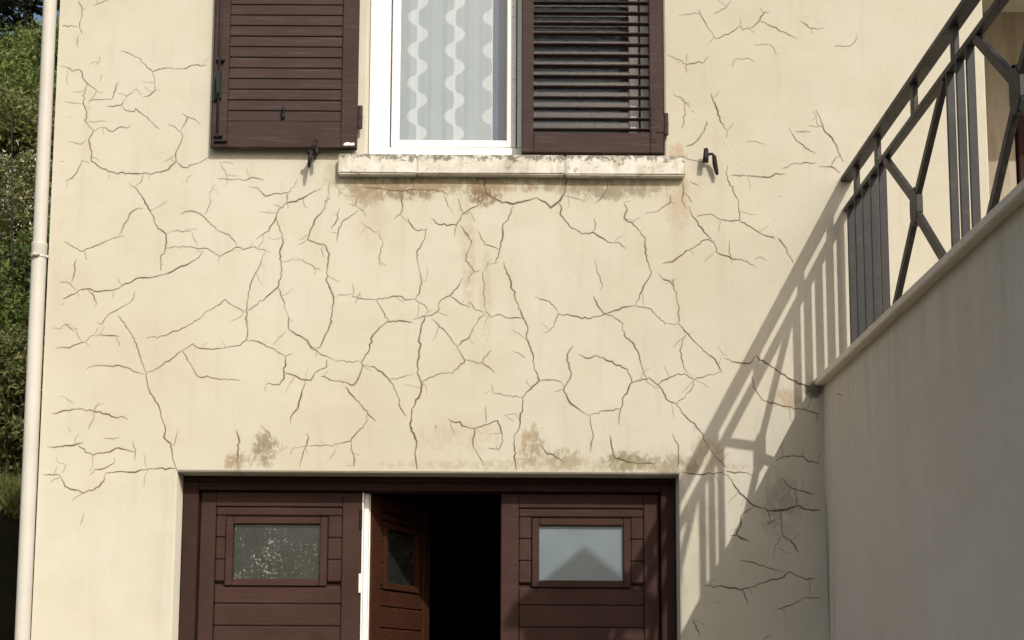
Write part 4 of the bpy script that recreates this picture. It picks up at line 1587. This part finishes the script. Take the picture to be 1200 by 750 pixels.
# ------------------------------------------------------------------ railing on the terrace wall
rail = empty('railing', (1.66, 0, TZ + .036))
tag(rail, 'grey metal railing with bars and crossed panels on top of the terrace wall', 'railing')
RX = 1.66
ZC = TZ + .036
YE = -3.52
bm = NB()
box(bm, 1.636, 1.690, YE, -.002, 3.840, 3.866, .003)
obj('handrail', bm, M_metal, rail, (RX, 0, 3.84))
bm = NB()
box(bm, 1.646, 1.680, YE, -.002, 3.692, 3.718, .003)
obj('upper_rail', bm, M_metal, rail, (RX, 0, 3.72))
bm = NB()
box(bm, 1.644, 1.682, YE, -.002, ZC + .040, ZC + .066, .003)
obj('lower_rail', bm, M_metal, rail, (RX, 0, ZC + .04))


def bars(ts, w, th):
    first = None
    for t in ts:
        if first is None:
            bm = NB()
            box(bm, RX - th / 2, RX + th / 2, -w / 2, w / 2, ZC + .0665, 3.6915, .0015)
            first = obj('baluster', bm, M_bar, rail, (RX, 0, ZC + .066))
            first.location = Vector((RX, -t, ZC + .066)) - ORG[rail.name]
        else:
            clone(first, rail, (RX, -t, ZC + .066))


bars((.08, .215, .35, .485, .62), .015, .034)
bars((1.535, 1.645, 1.755), .014, .030)
bars((2.60, 2.71, 2.82), .014, .030)


def spacer(t, L=.045):
    bm = NB()
    box(bm, RX - .010, RX + .010, -t - L / 2, -t + L / 2, 3.7185, 3.8395, .002)
    obj('spacer', bm, M_metal, rail, (RX, -t, 3.79))


for t in (.20, .56, 1.10, 1.60, 2.14, 2.66, 3.15): spacer(t)
for t in (.35, 1.63, 2.66):                       # feet of the lower rail
    bm = NB()
    box(bm, RX - .012, RX + .012, -t - .018, -t + .018, ZC - .002, ZC + .0395, .002)
    obj('foot', bm, M_metal, rail, (RX, -t, ZC))


def xpanel(ta, tb):
    tc = (ta + tb) / 2
    zt, zb = 3.6915, ZC + .0665
    zc = (zt + zb) / 2 + .02
    hw, hh = .046, .076
    # corners of the elongated hexagon in the middle
    for (ye, ze, yc, zc_) in ((-ta, zt, -tc + hw * .6, zc + hh * .62), (-tb, zt, -tc - hw * .6, zc + hh * .62),
                              (-ta, zb, -tc + hw * .6, zc - hh * .62), (-tb, zb, -tc - hw * .6, zc - hh * .62)):
        bm = NB()
        beam(bm, (RX, ye, ze), (RX, yc, zc_), .022, .036, Vector((0, 0, 1)), .002)
        obj('diagonal', bm, M_metal, rail, (RX, ye, ze))
    bm = NB()
    pts = [(-tc - hw, zc - hh * .45), (-tc - hw, zc + hh * .45), (-tc - hw * .35, zc + hh), (-tc + hw * .35, zc + hh),
           (-tc + hw, zc + hh * .45), (-tc + hw, zc - hh * .45), (-tc + hw * .35, zc - hh), (-tc - hw * .35, zc - hh)]
    lo = [bm.verts.new((RX - .013, a, b)) for a, b in pts]
    hi = [bm.verts.new((RX + .013, a, b)) for a, b in pts]
    bm.faces.new(lo); bm.faces.new(list(reversed(hi)))
    for i in range(8):
        j = (i + 1) % 8
        bm.faces.new((lo[i], hi[i], hi[j], lo[j]))
    bmesh.ops.recalc_face_normals(bm, faces=bm.faces)
    bmesh.ops.bevel(bm, geom=list(bm.edges), offset=.002, segments=1, affect='EDGES')
    obj('boss', bm, M_metal, rail, (RX, -tc, zc))


xpanel(.680, 1.485)
xpanel(1.825, 2.54)
xpanel(2.88, 3.50)

# unseen gabled slab, added to cast the peaked shadow on the garage door
shadow_caster = empty('shadow_caster', (1.8, -3.53, TZ))
tag(shadow_caster, 'unseen narrow gabled slab at the street end of the terrace, added for its shadow', 'shadow_caster')
bm = NB()
box(bm, 1.645, 1.97, -3.60, -3.524, ZC + .001, 4.544, .006)
obj('panel', bm, M_wall2, shadow_caster, (1.8, -3.56, ZC))
bm = NB()
pr = ((1.56, 4.545), (2.26, 4.545), (2.26, 4.575), (1.90, 4.86), (1.56, 4.575))
lo = [bm.verts.new((x, -3.625, z)) for x, z in pr]
hi = [bm.verts.new((x, -3.495, z)) for x, z in pr]
bm.faces.new(lo); bm.faces.new(list(reversed(hi)))
for i in range(5):
    bm.faces.new((lo[i], hi[i], hi[(i + 1) % 5], lo[(i + 1) % 5]))
bmesh.ops.recalc_face_normals(bm, faces=bm.faces)
obj('cap', bm, M_cope, shadow_caster, (1.9, -3.56, 4.56))

ORG.clear()
